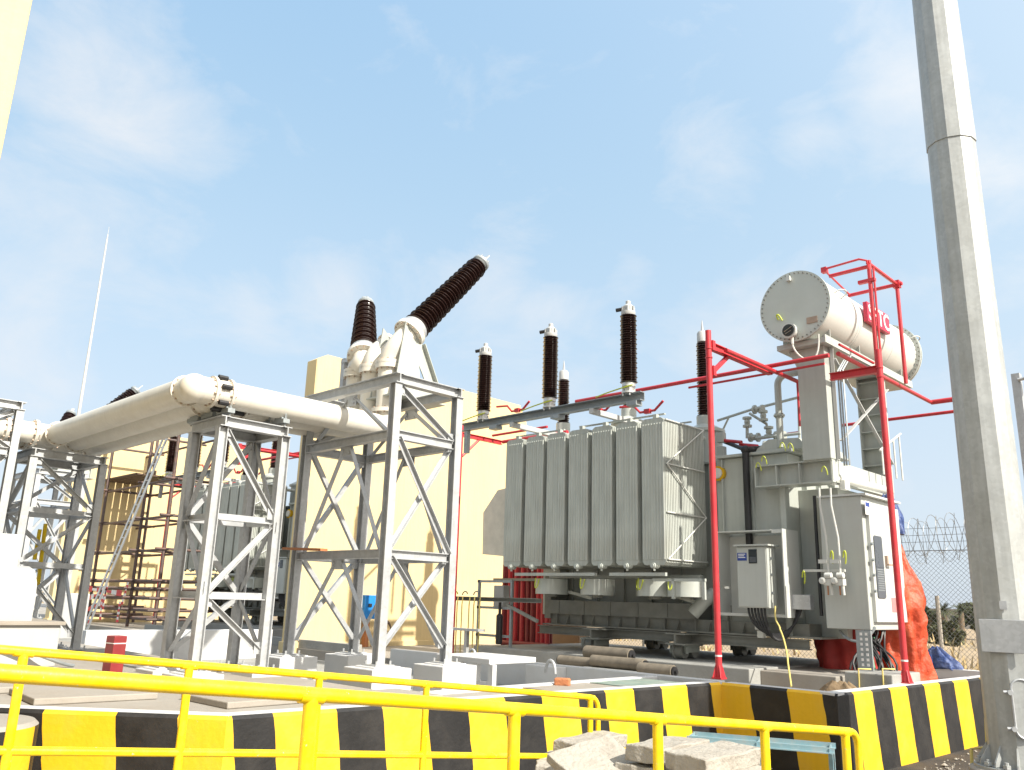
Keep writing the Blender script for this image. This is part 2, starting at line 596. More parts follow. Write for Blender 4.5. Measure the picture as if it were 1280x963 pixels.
CLOTH = mat('tan_sackcloth', (0.22, 0.155, 0.09), 0.95, 0, 0.2, 9, bump=0.5, bscale=30)
TAPEW = mat('white_tape', (0.75, 0.72, 0.7), 0.6)
TAPER = mat('red_tape', (0.6, 0.05, 0.06), 0.6)
LEAF = mat('dusty_foliage', (0.065, 0.075, 0.035), 0.8, 0, 0.45, 1.5)
LEAF2 = mat('olive_foliage', (0.10, 0.105, 0.05), 0.8, 0, 0.4, 1.5)
BARK = mat('dry_bark', (0.16, 0.12, 0.08), 0.9, 0, 0.3, 4)
STRAW = mat('dry_straw_grass', (0.42, 0.32, 0.17), 0.9, 0, 0.4, 1.0)
GGLASS = mat('dusty_green_sheet', (0.25, 0.33, 0.29), 0.35, 0, 0.2, 5, dirt=(0.45, 0.42, 0.36), dirt_amt=0.7, dscale=3)
AMBER = mat('amber_plastic', (0.62, 0.36, 0.0), 0.35)
for m_, d_ in ((ORNG, .05), (BLUE, .05)):
    for n_ in m_.node_tree.nodes:
        if n_.type == 'BUMP':
            n_.inputs['Distance'].default_value = d_
BRICK = mat('broken_brick', (0.42, 0.16, 0.07), 0.9, 0, 0.2, 9, bump=0.5)
FBOLT = mat('flange_bolt_steel', (0.40, 0.30, 0.23), 0.5, 0.3, 0.15, 9)
GLASSW = mat('pale_gauge_glass', (0.45, 0.42, 0.36), 0.1)

# ------------------------------------------------------------------ ground, slabs
g = MB()
NX, NY = 90, 90
xs = [-420 + 900 * (i / NX) for i in range(NX + 1)]
ys = [-60 + 760 * (i / NY) ** 1.6 for i in range(NY + 1)]
vs, fs = [], []
for y in ys:
    for x in xs:
        h = 0.0
        if y > 21:
            k = min(1, (y - 21) / 10)
            h = k * (0.45 * math.sin(x * 0.21 + y * 0.13) + 0.3 * math.sin(x * 0.47 - y * 0.31) + 0.25)
            if y > 60:
                h *= 0.5
        vs.append((x, y, h - 0.01))
for j in range(NY):
    for i in range(NX):
        a = j * (NX + 1) + i
        fs.append((a, a + 1, a + NX + 2, a + NX + 1))
g.add(vs, fs, 0, True)
tag(g.build('ground', EARTH), kind='structure')
rd = MB()
rd.add([(-6.6, -20, 0.0), (30, -20, 0.0), (30, 18.5, 0.0), (-4.6, 18.5, 0.0), (-4.85, 10.7, 0), (-6.6, 10.7, 0)], [(0, 1, 2, 3, 4, 5)])
tag(rd.build('road', ASPH), kind='structure')
# access ramp between the two handrails
RD = V((0.056, 0.993, -0.106))
RB = V((-2.631, 6.082, 1.183))
RA = V((-5.144, 6.337, 1.157))
rm = MB()
p0, p1 = RB - V((0, 0, 1.15)), RA - V((0, 0, 1.15))
k = -7.6
q0, q1 = p0 + RD * k, p1 + RD * k
rm.add([p0 + V((.1, 0, 0)), p1 - V((.1, 0, 0)), q1 - V((.1, 0, 0)), q0 + V((.1, 0, 0)), p0 + V((.1, 0, -.3)), p1 + V((-.1, 0, -.3)), q1 + V((-.1, 0, -1.3)), q0 + V((.1, 0, -1.3))],
       [(0, 1, 2, 3), (7, 6, 5, 4), (0, 4, 5, 1), (1, 5, 6, 2), (2, 6, 7, 3), (3, 7, 4, 0)])
tag(rm.build('access_ramp', CONC), kind='structure')

PITX, PITY = -7.6, 10.72
sb = MB()
poly = [(-60, -6), (-11.2, -6), (-9.75, 1.25), (-7.0, 3.72), (-6.73, 6.2), (-6.45, 10.55), (PITX, 10.55), (PITX, 6.2), (-60, 6.2)]
sb.extrude(poly, V((0, 0, .3)), V((0, 0, .955)), V((1, 0, 0)), V((0, 1, 0)))
tag(sb.build('yard_slab', CONC), kind='structure')
pf = MB()
pf.bb((-60, 6.2, 0.2), (PITX, 17.2, 0.60))
pf.bb((PITX, PITY, 0.2), (-4.72, 17.2, 0.60))
tag(pf.build('pit_floor', CONCD), kind='structure')
pfl = MB()
pfl.bb((-13.9, PITY + 0.14, 0.601), (-4.80, 17.2, 0.801))
pfl.bb((-60, PITY + 0.14, 0.601), (-13.9, 17.2, 0.80))
tag(pfl.build('bay_floor', CONC), kind='structure')


# ------------------------------------------------------------------ striped bund wall
def striped(mb, a, b, edges, first, z0, z1, slant, n):
    """front face between plan points a,b; edges = distances along, alternating colours; n = outward normal"""
    a, b, n = V((*a, 0)), V((*b, 0)), V((*n, 0))
    d = (b - a)
    L = d.length
    d.normalize()
    col = first
    E = [0.0] + list(edges) + [L]
    rw = random.Random(len(E))
    K = 8
    lines = []
    for i, t in enumerate(E):
        ends = i in (0, len(E) - 1)
        lines.append([t if ends else min(L, t + slant * (1 - q / K) + (rw.uniform(-.007, .007) if q < K else 0)) for q in range(K + 1)])
    for i in range(len(E) - 1):
        t0, t1 = E[i], E[i + 1]
        for q in range(K):
            za, zb_ = z0 + (z1 - z0) * q / K, z0 + (z1 - z0) * (q + 1) / K
            A0, A1, B0, B1 = lines[i][q], lines[i][q + 1], lines[i + 1][q], lines[i + 1][q + 1]
            mb.add([a + d * A0 + V((0, 0, za)), a + d * B0 + V((0, 0, za)), a + d * B1 + V((0, 0, zb_)), a + d * A1 + V((0, 0, zb_))], [(0, 1, 2, 3)], col)
        # chamfered top edge keeps the colour
        mb.add([a + d * t0 + V((0, 0, z1)), a + d * t1 + V((0, 0, z1)), a + d * t1 - n * 0.03 + V((0, 0, z1 + 0.03)), a + d * t0 - n * 0.03 + V((0, 0, z1 + 0.03))], [(0, 1, 2, 3)], col)
        col = 1 - col


wall = thing('bund_wall', (-6.3, 8, 0), 'low concrete bund wall painted in slanting yellow and black hazard stripes', 'wall')
WZ = 0.965
P0, P1, P2 = (-9.6, 1.2), (-6.85, 3.66), (-6.33, 10.62)
P3, P4 = (-4.72, 10.62), (-4.42, 17.5)


def seg_len(a, b):
    return math.hypot(b[0] - a[0], b[1] - a[1])


st = MB()
n1_ = V((P1[1] - P0[1], -(P1[0] - P0[0]))).normalized()
L0 = seg_len(P0, P1)
striped(st, P0, P1, [L0 - 2.6, L0 - 2.1, L0 - 1.58, L0 - 0.95, L0 - 0.42], 1, 0, WZ, 0.15, n1_)
n2_ = V((P2[1] - P1[1], -(P2[0] - P1[0]))).normalized()
e = [3.71, 4.08, 4.70, 5.19, 5.71, 6.22, 6.73, 7.27, 7.85, 8.31, 8.82, 9.36, 9.88, 10.40]
striped(st, P1, P2, [y - 3.66 for y in e], 0, 0, WZ, 0.16, n2_)
striped(st, P2, P3, [0.42, 0.95, 1.42], 0, 0, WZ, 0.12, (0, -1))
n4_ = V((P4[1] - P3[1], -(P4[0] - P3[0]))).normalized()
e = [10.72, 11.07, 11.60, 12.15, 12.70, 13.29, 13.86, 14.42, 15.0, 15.56, 16.1, 16.65]
striped(st, P3, P4, [y - 10.62 for y in e[1:]], 1, 0, WZ, 0.16, n4_)
st.build('striped_face', [YSTR, KSTR], wall)
core = MB()


def wall_core(mb, pts, th, z0, z1, inset=0.03):
    for a, b in zip(pts[:-1], pts[1:]):
        a, b = V((*a, 0)), V((*b, 0))
        d = (b - a).normalized()
        n = V((-d.y, d.x, 0))
        q = [a + n * inset, b + n * inset, b + n * th, a + n * th]
        mb.add([p + V((0, 0, z)) for z in (z0, z1) for p in q], [(3, 2, 1, 0), (4, 5, 6, 7), (0, 1, 5, 4), (1, 2, 6, 5), (2, 3, 7, 6), (3, 0, 4, 7)])


wall_core(core, [P0, P1], 0.22, 0, WZ + 0.03)
wall_core(core, [P1, P2], 0.22, 0, WZ + 0.0305)
wall_core(core, [(P2[0] + .03, P2[1]), P3], 0.22, 0, WZ + 0.031)
wall_core(core, [P3, P4], 0.22, 0, WZ + 0.0315)
core.bb((-60, 17.28, 0), (P4[0] - .03, 17.5, WZ + 0.03))
core.build('wall_core', WCONC, wall)
cw = MB()
pts = []
for i in range(15):
    a = R(-70 + i * 16)
    pts.append((-7.62 + 0.95 * math.cos(a), 1.98 + 0.95 * math.sin(a)))
# rounded wall end in front at the left
cx_, cy_, rr_ = at(-55, 905, Z=1.0).x, at(-55, 905, Z=1.0).y, 0.0
c0 = at(-40, 902, Z=0.985)
rad = (at(46, 902, Z=0.985) - c0).length
N = 40
ring = [(c0.x + rad * math.cos(2 * math.pi * i / N), c0.y + rad * math.sin(2 * math.pi * i / N)) for i in range(N)]
cv = MB()
cv.add([(x, y, z) for z in (0, 0.955) for x, y in ring], [(i, (i + 1) % N, N + (i + 1) % N, N + i) for i in range(N)], 0, True)
cv.m = [0 if (i // 3) % 2 else 1 for i in range(N)]
rin = [(c0.x + (rad - .03) * math.cos(2 * math.pi * i / N), c0.y + (rad - .03) * math.sin(2 * math.pi * i / N)) for i in range(N)]
cv.add([(x, y, .955) for x, y in ring] + [(x, y, .985) for x, y in rin], [(i, (i + 1) % N, N + (i + 1) % N, N + i) for i in range(N)] + [tuple(range(N, 2 * N))], 2)
tag(cv.build('rounded_planter_wall', [YSTR, KSTR, CONC]), 'round striped concrete drum with a flat pale top beside the bund wall', 'wall')

# inner pit walls, white painted
iw = MB()
iw.bb((-13.8, PITY, 0.58), (-6.42, PITY + 0.16, 1.0))
iw.bb((-9.9, PITY - 0.22, 0.58), (-9.2, PITY - 0.001, 0.985))
iw.bb((PITX - 0.004, 6.2, 0.58), (PITX + 0.16, PITY, 0.985))
tag(iw.build('pit_wall', WCONC, bevel=0.012), 'white painted concrete wall around the sunken pit before the near transformer', 'wall')
for u, v_, h in ((688, 842, 0.16), (590, 826, 0.16)):
    lp = MB()
    c = at(u, v_, Z=1.0)
    lp.tube([c + V((-.09, 0, 0))] + [c + V((-.09 * math.cos(a), 0, .02 + h * math.sin(a))) for a in [math.pi * i / 8 for i in range(9)]] + [c + V((.09, 0, 0))], 0.022, 8)
    tag(lp.build('lifting_loop', GALV), 'bent steel lifting loop on the white pit wall ' + ('in front of the steel rollers' if u == 688 else 'by the yellow drain stand pipes'), 'lifting loop', 'steel lifting loops')
gs = MB()
a = at(800, 846, Z=0.975)
gs.box((-7.02, 9.75, 0.965), (0.85, 1.2, 0.012))
tag(gs.build('trench_cover', GGLASS), 'dusty green trench cover sheet lying on the slab by the bund wall corner', 'cover')
gs = MB()
gs.box((-7.05, 8.45, 0.963), (0.8, 1.2, 0.012))
tag(gs.build('trench_cover', CONC), 'pale dusty trench cover sheet lying beside the broken brick', 'cover')
for i, (x, y, sx, sy, rz) in enumerate(((-8.0, 4.5, 0.9, 1.0, 2), (-9.1, 3.3, 1.0, 1.1, -4), (-7.35, 5.7, .75, .9, 3), (-10.2, 2.3, 1.0, 1.2, 5))):
    o = MB().box((0, 0, 0.03), (sx, sy, 0.06)).build('cover_slab', CONC, loc=(x, y, 0.957), bevel=0.01)
    o.location = (x, y, 0.957)
    for vv in o.data.vertices:
        vv.co += V((x, y, 0.957))
    o.rotation_euler = (0, 0, R(rz))
    tag(o, ['flat concrete trench cover right behind the bend of the striped wall', 'flat concrete trench cover farther left near the rounded drum', 'flat concrete trench cover closest to the tall lattice tower foot', 'flat concrete trench cover at the far left by the white equipment'][i], 'cover slab', 'trench cover slabs on the yard')
bk = MB()
c = at(703, 858, Z=0.958)
bk.box(c + V((0, 0, .05)), (.2, .12, .1), rot=Matrix.Rotation(R(30), 3, 'Z'))
tag(bk.build('brick', BRICK, bevel=.02), 'single broken red brick lying on the slab edge', 'brick')


# ------------------------------------------------------------------ cream walls
def fire_wall(x0, th, y0, y1, z0, z1, label):
    t = thing('fire_wall', (x0, y0, 0), label, 'wall')
    c = .3
    poly = [(y0, z0), (y1, z0), (y1, z1 - c * 1.6), (y1 - c, z1), (y0 + c, z1), (y0, z1 - c * .6)]
    m = MB()
    m.extrude([(a, b) for a, b in poly], V((x0, 0, 0)), V((x0 - th, 0, 0)), V((0, 1, 0)), ZU)
    m.build('wall_panel', CREAM, t)
    b = MB()
    b.bb((x0 + .05, y0 - .05, 0.3), (x0 - th - .05, y1 + .05, z0 + 0.62))
    b.build('plinth', CREAM, t, bevel=.01)
    return t


fire_wall(-17.5, .42, 10.74, 18.35, .3, 7.86, 'cream fire wall panel behind the tall lattice tower, chamfered at its top corners')
a, b = at(140, 536, X=-32.8), at(345, 563, X=-32.8)
fire_wall(-32.8, .42, at(84, 700, X=-32.8).y - .3, b.y, .3, at(200, 543, X=-32.8).z, 'cream fire wall farther away at the left behind the scaffolding')
bw = MB()
c = at(20, 104, X=-5.8)
bw.bb((c.x, c.y, 0), (c.x - 9, c.y - 6, 12))
tag(bw.build('building', CREAM, bevel=.01), 'plain pale yellow building whose edge fills the upper left corner', 'building')


# ------------------------------------------------------------------ lattice towers
def tower(label, X0, X1, Y0, Y1, z0, zt, levels, style, group='galvanized lattice support towers', pup=(1, 0, 0)):
    """X1 is the face turned to the right, Y0 the face turned to the camera"""
    t = thing('lattice_tower', ((X0 + X1) / 2, (Y0 + Y1) / 2, z0), label, 'tower', group)
    H = 0.14
    cs = {'a': (X0, Y0), 'b': (X1, Y0), 'c': (X1, Y1), 'd': (X0, Y1)}
    for k, (x, y) in cs.items():
        m = MB()
        m.beam((x, y, z0 + .02), (x, y, zt - H), .118, .128, 'I', up=pup)
        m.box((x, y, z0 + .012), (.30, .30, .022))
        for dx in (-.11, .11):
            for dy in (-.11, .11):
                m.tube([(x + dx, y + dy, z0), (x + dx, y + dy, z0 + .07)], .014, 6)
        m.build('post', GALV, t)
    sides = (('b', 'c', 'x'), ('a', 'b', 'y'), ('d', 'a', 'x'), ('c', 'd', 'y'))
    for (p, q, ax) in sides:
        (x1, y1), (x2, y2) = cs[p], cs[q]
        d = V((x2 - x1, y2 - y1, 0)).normalized()
        A, B = V((x1, y1, 0)), V((x2, y2, 0))
        out = V((d.y, -d.x, 0))
        m = MB()
        ov = .09 if ax == 'y' else -H / 2 + .074
        m.beam(A - d * ov + V((0, 0, zt - H / 2)), B + d * ov + V((0, 0, zt - H / 2)), .13, H, 'I')
        for f in (0.0, .5, 1.0):
            c = A.lerp(B, f) + V((0, 0, zt - H / 2))
            m.box(c, (.12 if ax == 'y' else .012, .012 if ax == 'y' else .12, H - .03)) if f == .5 else None
        m.build('top_beam', GALV, t)
        for z, h in levels:
            m = MB()
            m.beam(A + d * .076 + V((0, 0, z)), B - d * .076 + V((0, 0, z)), .1, h, 'I' if h > .1 else 'L', m=0)
            m.build('cross_beam', GALV, t)
        zs = [zt - H] + [z for z, h in levels] + [z0 + .18]
        m = MB()
        gp = MB()
        mid = A.lerp(B, .5)
        for i in range(len(zs) - 1):
            zh, zl = zs[i] - (.04 if i else .02), zs[i + 1] + .05
            wv = .066
            def br(f1, z1, f2, z2, off):
                o = out * off
                m.beam(A.lerp(B, f1) + V((0, 0, z1)) + o, A.lerp(B, f2) + V((0, 0, z2)) + o, wv, wv, 'L', up=out, t=.01)
            s_ = style[ax][i]
            if s_ == 'X':
                br(.06, zh, .94, zl, .045)
                br(.94, zh, .06, zl, -.045)
            elif s_ == '\\':
                br(.06, zh, .94, zl, .0)
            elif s_ == '/':
                br(.94, zh, .06, zl, .0)
            elif s_ == 'A':
                br(.46, zh - .06, .07, zl, .0)
                br(.54, zh - .06, .93, zl, .0)
                gp.beam(mid + V((0, 0, zh - .16)), mid + V((0, 0, zh + .0)), .3, .012, 'box', up=out)
                for bx in (-.09, .09):
                    for bz in (-.12, -.06):
                        c = mid + d * bx + V((0, 0, zh + bz))
                        gp.tube([c - out * .02, c + out * .02], .013, 6)
            for f, z, sg in ((.06, zh, -1), (.94, zl, 1)):
                if s_ in 'X\\':
                    gp.beam(A.lerp(B, f) + V((0, 0, z - .1 if sg < 0 else z - .03)), A.lerp(B, f) + V((0, 0, z + .03 if sg < 0 else z + .12)), .17, .010, 'box', up=out)
        m.split('brace', GALV, t)
        if gp.v:
            gp.split('gusset_plate', GALV, t)
    return t


def pedestal(x, y, z0, z1, sx, sy, label):
    m = MB()
    m.bb((x - sx / 2, y - sy / 2, z0), (x + sx / 2, y + sy / 2, z1 - .012))
    m.box((x, y, z1 - .006), (.42, .42, .025))
    return tag(m.build('pedestal', WCONC, loc=(x, y, z0), bevel=.012), label, 'pedestal', 'white concrete pedestals under the towers')


TX0, TX1, TY0, TY1 = -11.25, -9.08, 6.87, 8.02
tall = tower('tall galvanized lattice tower carrying the brown tilted bushings', TX0, TX1, TY0, TY1, 1.13, 5.03,
             [(4.17, .13), (2.55, .12)], {'x': ['\\', 'X', 'X'], 'y': ['A', 'A', 'A']})
for x, y, wd in ((TX0, TY0, 'rear left'), (TX1, TY0, 'nearest'), (TX1, TY1, 'right'), (TX0, TY1, 'far')):
    pedestal(x, y, .55, 1.13, .62, .62, 'white concrete pedestal under the %s foot of the tall bushing tower' % wd)
UX0, UX1, UY0, UY1 = -11.2, -10.40, 5.04, 5.97
tower('shorter galvanized tower under the pipe elbow with zigzag bracing', UX0, UX1, UY0, UY1, 1.02, 4.27,
      [(2.95, .09), (1.95, .09)], {'x': ['\\', '/', '\\'], 'y': ['/', '\\', '/']}, pup=(0, 1, 0))
for x, y, wd in ((UX0, UY0, 'left'), (UX1, UY0, 'nearest'), (UX1, UY1, 'right'), (UX0, UY1, 'far')):
    pedestal(x, y, .6, 1.02, .55, .55, 'white concrete pedestal under the %s foot of the shorter pipe tower' % wd)
WX0, WX1, WY0, WY1 = -16.75, -15.62, 4.28, 5.42
tower('distant galvanized tower at left under the far pipe bend', WX0, WX1, WY0, WY1, .98, 4.27,
      [(3.25, .09), (2.35, .09)], {'x': ['\\', '/', '\\'], 'y': ['/', '\\', '/']})
tower('galvanized tower cut off by the left picture edge', -17.85, -15.72, 2.75, 3.98, .98, 5.03,
      [(4.17, .13), (2.55, .12)], {'x': ['X', 'X', 'X'], 'y': ['A', 'A', 'A']})
PIPZ = 4.58
PX = (-10.46, -10.9, -11.34)
PY = (4.62, 5.08, 5.54)
PR = .185
BX = -15.95     # where the pipes turn towards the camera again


# ------------------------------------------------------------------ gas insulated pipes
def flange(mb, c, d, r, th=.05, m=0, bolts=12, bm=1):
    c, d = V(c), V(d).normalized()
    mb.lathe([(r * .9, -th / 2 - .001), (r, -th / 2), (r, th / 2), (r * .9, th / 2 + .001)], c, d, 28, m)
    a = d.orthogonal().normalized()
    b = d.cross(a)
    for i in range(bolts):
        t = 2 * math.pi * i / bolts
        p = c + (a * math.cos(t) + b * math.sin(t)) * (r - .028)
        mb.tube([p - d * (th / 2 + .025), p + d * (th / 2 + .025)], .013, 6, bm)


for i in range(3):
    x, y = PX[i], PY[i]
    t = thing('gas_insulated_pipe', (x, y, PIPZ), ['cream white gas insulated pipe nearest the camera, with a rounded elbow', 'cream white gas insulated pipe in the middle of the three', 'cream white gas insulated pipe farthest back of the three'][i], 'pipe', 'three parallel gas insulated pipes')
    m = MB().tube([(x, y + .34, PIPZ), (x, 7.28, PIPZ)], PR, 28)
    m.build('right_run', WPIPE, t)
    m = MB().tube([(x - .3, y, PIPZ), (BX - .48 * i + .3, y, PIPZ)], PR, 28)
    m.build('left_run', WPIPE, t)
    m = MB()
    m.ball((x, y, PIPZ), PR * 1.06, 28)
    m.tube([(x, y, PIPZ), (x, y + .34, PIPZ)], PR * .98, 24)
    m.tube([(x, y, PIPZ), (x - .3, y, PIPZ)], PR * .98, 24)
    m.build('elbow', WPIPE, t)
    m = MB()
    flange(m, (x, y + .24, PIPZ), (0, 1, 0), PR + .032, .035)
    flange(m, (x, y + .47, PIPZ), (0, 1, 0), PR + .032, .035)
    flange(m, (x - .25, y, PIPZ), (1, 0, 0), PR + .026, .03)
    flange(m, (BX - .48 * i + .3, y, PIPZ), (1, 0, 0), PR + .03, .035)
    m.split('flange', [WPIPE, FBOLT], t)
    m = MB()
    for a in range(6):
        an = R(a * 60 + 15)
        p = V((x + (PR + .03) * math.cos(an), y + .29, PIPZ + (PR + .03) * math.sin(an)))
        m.tube([p, p + V((0, .13, 0))], .035, 8)
    m.split('bellows_rod', BLK, t)
    bx = BX - .48 * i
    m = MB()
    m.ball((bx, y, PIPZ), PR * 1.12, 24)
    m.tube([(bx, y, PIPZ), (bx + .3, y, PIPZ)], PR * .98, 24)
    m.tube([(bx, y, PIPZ), (bx, 2.0, PIPZ)], PR, 24)
    m.build('far_elbow', WPIPE, t)
    m = MB()
    flange(m, (bx, y - .3, PIPZ), (0, 1, 0), PR + .05)
    flange(m, (bx, y - .75, PIPZ), (0, 1, 0), PR + .05)
    m.split('far_flange', [WPIPE, FBOLT], t)
    # vertical leg up through the tall tower
    VY = 7.75
    m = MB()
    m.ball((x, VY, PIPZ), PR * 1.1, 24)
    m.tube([(x, 7.28, PIPZ), (x, VY, PIPZ), (x, VY, PIPZ)][:2], PR * .98, 24)
    m.tube([(x, VY, PIPZ), (x, VY, 5.54)], PR * .93, 24)
    m.build('riser', WPIPE, t)
    m = MB()
    flange(m, (x, VY, 5.56), ZU, PR + .04, .08)
    flange(m, (x, VY, 4.83), ZU, PR + .05, .06)
    m.split('riser_flange', [WPIPE, FBOLT], t)
    m = MB()
    for (px_, py_) in ((x, UY0 + .05), (x, UY1 - .05)):
        m.box((px_, py_, PIPZ - PR - .05), (.34, .1, .06))
        m.box((px_, py_, PIPZ - PR - .02), (.2, .08, .06))
        for sx in (-.13, .13):
            m.tube([(px_ + sx, py_, PIPZ - PR - .12), (px_ + sx, py_, PIPZ - PR + .06)], .012, 6)
    m.split('saddle', GALVD, t)


def sheds(mb, o, d, L, r0, r1, n, core=.72, m=0, rm=None, nseg=24):
    """porcelain insulator: n sheds from o along d, radius r0 -> r1"""
    prof = []
    for i in range(n):
        f = i / n
        r = r0 + (r1 - r0) * f
        if i % 2:
            r *= .93
        h = L * i / n
        s = L / n
        prof += [(r * core, h + s * .05), (r * .97, h + s * .30), (r, h + s * .42), (r * .97, h + s * .55), (r * core, h + s * .95)]
    mb.lathe(prof, o, d, nseg, m)


def bushing_head(label, x, y, tip_dir, base, L, r0, r1, group, bracket):
    d = V(tip_dir).normalized()
    base = V(base)
    t = thing('outdoor_bushing', (x, y, 5.6), label, 'bushing', group)
    m = MB()
    p0 = V((x, y, 5.6))
    m.tube(bez(p0, p0 + V((0, 0, .2)), base - d * .32, base - d * .05, 10), PR * .95, 24)
    m.build('elbow', WPIPE, t)
    m = MB()
    flange(m, base, d, r0 + .035, .09, 0, 14, 1)
    flange(m, p0 + V((0, 0, .02)), ZU, PR + .04, .06)
    m.split('base_flange', [WPIPE, FBOLT], t)
    m = MB()
    m.lathe([(r0 * .98, .06), (r0 * .98, .16), (r0 * .8, .22)], base, d, 24)
    m.build('metal_collar', ALU, t)
    m = MB()
    sheds(m, base + d * .18, d, L, r0, r1, int(L / .072), .54)
    m.build('insulator', PORC, t)
    tip = base + d * (L + .18)
    m = MB()
    m.lathe([(r1 * .6, -.02), (r1 * .68, .02), (r1 * .86, .05), (r1 * .86, .10), (r1 * .5, .12)], tip, d, 24)
    for k in range(10):
        an = 2 * math.pi * k / 10
        a = d.orthogonal().normalized()
        b = d.cross(a)
        q = tip + d * .1 + (a * math.cos(an) + b * math.sin(an)) * r1 * .72
        m.tube([q, q + d * .05], .014, 6)
    m.build('cap', GALVD, t)
    m = MB().beam(tip + d * .12, tip + d * .34, .10, .02, 'box')
    m.build('terminal', ALU, t)
    if bracket:
        m = MB()
        for off in (-.30, .30):
            X = x + off
            q = base - d * .03
            nrm = V((0, d.z, -d.y)).normalized()
            A1, A2 = q + nrm * .24, q - nrm * .24
            ye = at(547, 465, X=x + .3).y
            E1, E2 = V((X, ye, 5.07)), V((X, ye, 5.30))
            F1, F2 = V((X, y + .02, 5.07)), V((X, y - .12, 5.07))
            G = V((X, y + .32, 5.07))
            def plate(pts):
                m.extrude([(p.y, p.z) for p in pts], V((X - .01, 0, 0)), V((X + .01, 0, 0)), V((0, 1, 0)), ZU)
            i1 = V((X, y + .42, 5.22))
            i2 = V((X, ye - .16, 5.22))
            i3 = V((X, y + .36, 5.62))
            plate([A1, A2, F2, G + V((0, 0, .0)), i1, i3])
            plate([A1, i3, i2, E1, E2])
            plate([G, E1, i2, i1])
            m.beam(V((X + .04, A1.y, A1.z)), V((X + .04, E2.y, E2.z)), .09, .012)
            m.beam(V((X + .04, ye, 5.07)), V((X + .04, ye, 5.30)), .09, .012, up=(0, 1, 0))
        m.box((x, (y + ye) / 2, 5.055), (.75, ye - y + .3, .02))
        m.split('bracket', TGREY, t)
    else:
        m = MB()
        m.beam((x - .38, y, 5.04), (x - .38, y, base.z + .05), .1, .1, 'C')
        m.beam((x - .42, y, base.z), (x - .1, y, base.z), .12, .06, 'box')
        m.split('bracket', GALV, t)
    return t


BG = 'brown porcelain outdoor bushings of the near bay'
b3 = at(512, 417, X=-10.3)
tp3 = at(602, 328, X=-10.3)
d3 = (tp3 - b3)
bush_r = bushing_head('long brown porcelain bushing tilting right on a grey bracket above the tall tower', PX[0], 7.75, d3, b3, d3.length - .30, .235, .19, BG, True)
b1 = at(454, 446, Y=7.75)
d1v = V((-.53, .35, .777))
bush_l = bushing_head('short looking brown bushing leaning away at the left of the tall tower top', PX[2], 7.75, d1v, b1, 1.42, .235, .175, BG, False)
for o_, l_ in ((tall, 'tall lattice tower of the far bay seen behind the distant left tower'), (bush_r, 'far brown bushing tip showing above the sloping pipes, right one'), (bush_l, 'far brown bushing dome showing above the pipes beside the thin mast')):
    copy_tree(o_, (-15.3, 0, 0), label=l_)
me_ = thing('pipe_blind_cap', (PX[1], 7.75, 5.6), 'short white pipe elbow with bolted cap between the two bushings', 'pipe cap')
m = MB()
m.tube(bez((PX[1], 7.75, 5.6), (PX[1], 7.75, 5.8), (PX[1], 7.8, 5.92), (PX[1], 8.0, 6.05), 8), PR * .93, 24)
m.build('elbow', WPIPE, me_)
m = MB()
flange(m, (PX[1], 8.02, 6.06), (0, .86, .5), PR + .04, .07)
flange(m, (PX[1], 7.75, 5.62), ZU, PR + .04, .06)
m.split('flange', [WPIPE, FBOLT], me_)
# plank lying on the tower's beam
m = MB().beam(at(357, 686, Y=6.72), at(405, 687.5, Y=6.72), .12, .035)
tag(m.build('plank', COPPER), 'thin reddish plank sticking out to the left from the tall tower beam', 'plank')


# ------------------------------------------------------------------ the power transformer
TY = 14.0
tr = thing('power_transformer', (-9.3, 14.5, 1.05), 'big grey power transformer in front with radiator bank, conservator drum and control cabinet', 'transformer', 'power transformers in their bays')
RX0, RY0, RY1, RZ0, RZ1 = -12.62, 12.63, 13.97, 2.68, 5.36
PIT, PWD = .5945, .500


def fin_poly(z0, z1, x0, x1):
    c = .05
    return [(x0 + c, z0), (x1 - c, z0), (x1, z0 + c), (x1, z1 - c), (x1 - c * 1.4, z1), (x0 + c * 1.4, z1), (x0, z1 - c), (x0, z0 + c)]


fm = MB()
nf = 27
for k in range(nf):
    y = k * (RY1 - RY0) / (nf - 1)
    if k == 0:
        # fluted front fin
        nrib = 8
        prof = []
        for j in range(nrib):
            u0 = PWD * j / nrib
            du = PWD / nrib
            prof += [(u0 + du * .12, 0), (u0 + du * .3, -.013), (u0 + du * .7, -.013), (u0 + du * .88, 0)]
        prof = [(0, .0)] + prof + [(PWD, 0), (PWD, .016), (0, .016)]
        fm.extrude(prof, V((0, 0, .10)), V((0, 0, RZ1 - RZ0 - .10)), V((1, 0, 0)), V((0, 1, 0)))
        fm.extrude(fin_poly(0, RZ1 - RZ0, 0, PWD), V((0, .003, 0)), V((0, .017, 0)), V((1, 0, 0)), ZU)
        fm.v = [p for p in fm.v]
    else:
        fm.extrude(fin_poly(0, RZ1 - RZ0, 0, PWD), V((0, y - .018, 0)), V((0, y + .018, 0)), V((1, 0, 0)), ZU)
hd = MB()
for z in (.11, RZ1 - RZ0 - .11):
    hd.tube([(PWD / 2, .03, z), (PWD / 2, RY1 - RY0 + .42, z)], .05, 12)
hd.tube([(PWD / 2, -.055, -.01), (PWD / 2, .1, -.01)], .052, 14)
hd.tube([(PWD / 2, -.075, -.01), (PWD / 2, -.05, -.01)], .034, 14)
hd.tube([(PWD / 2, .0, -.1), (PWD / 2, .0, -.03)], .022, 8)
hd.box((PWD / 2, .12, RZ1 - RZ0 + .045), (.08, .09, .09))
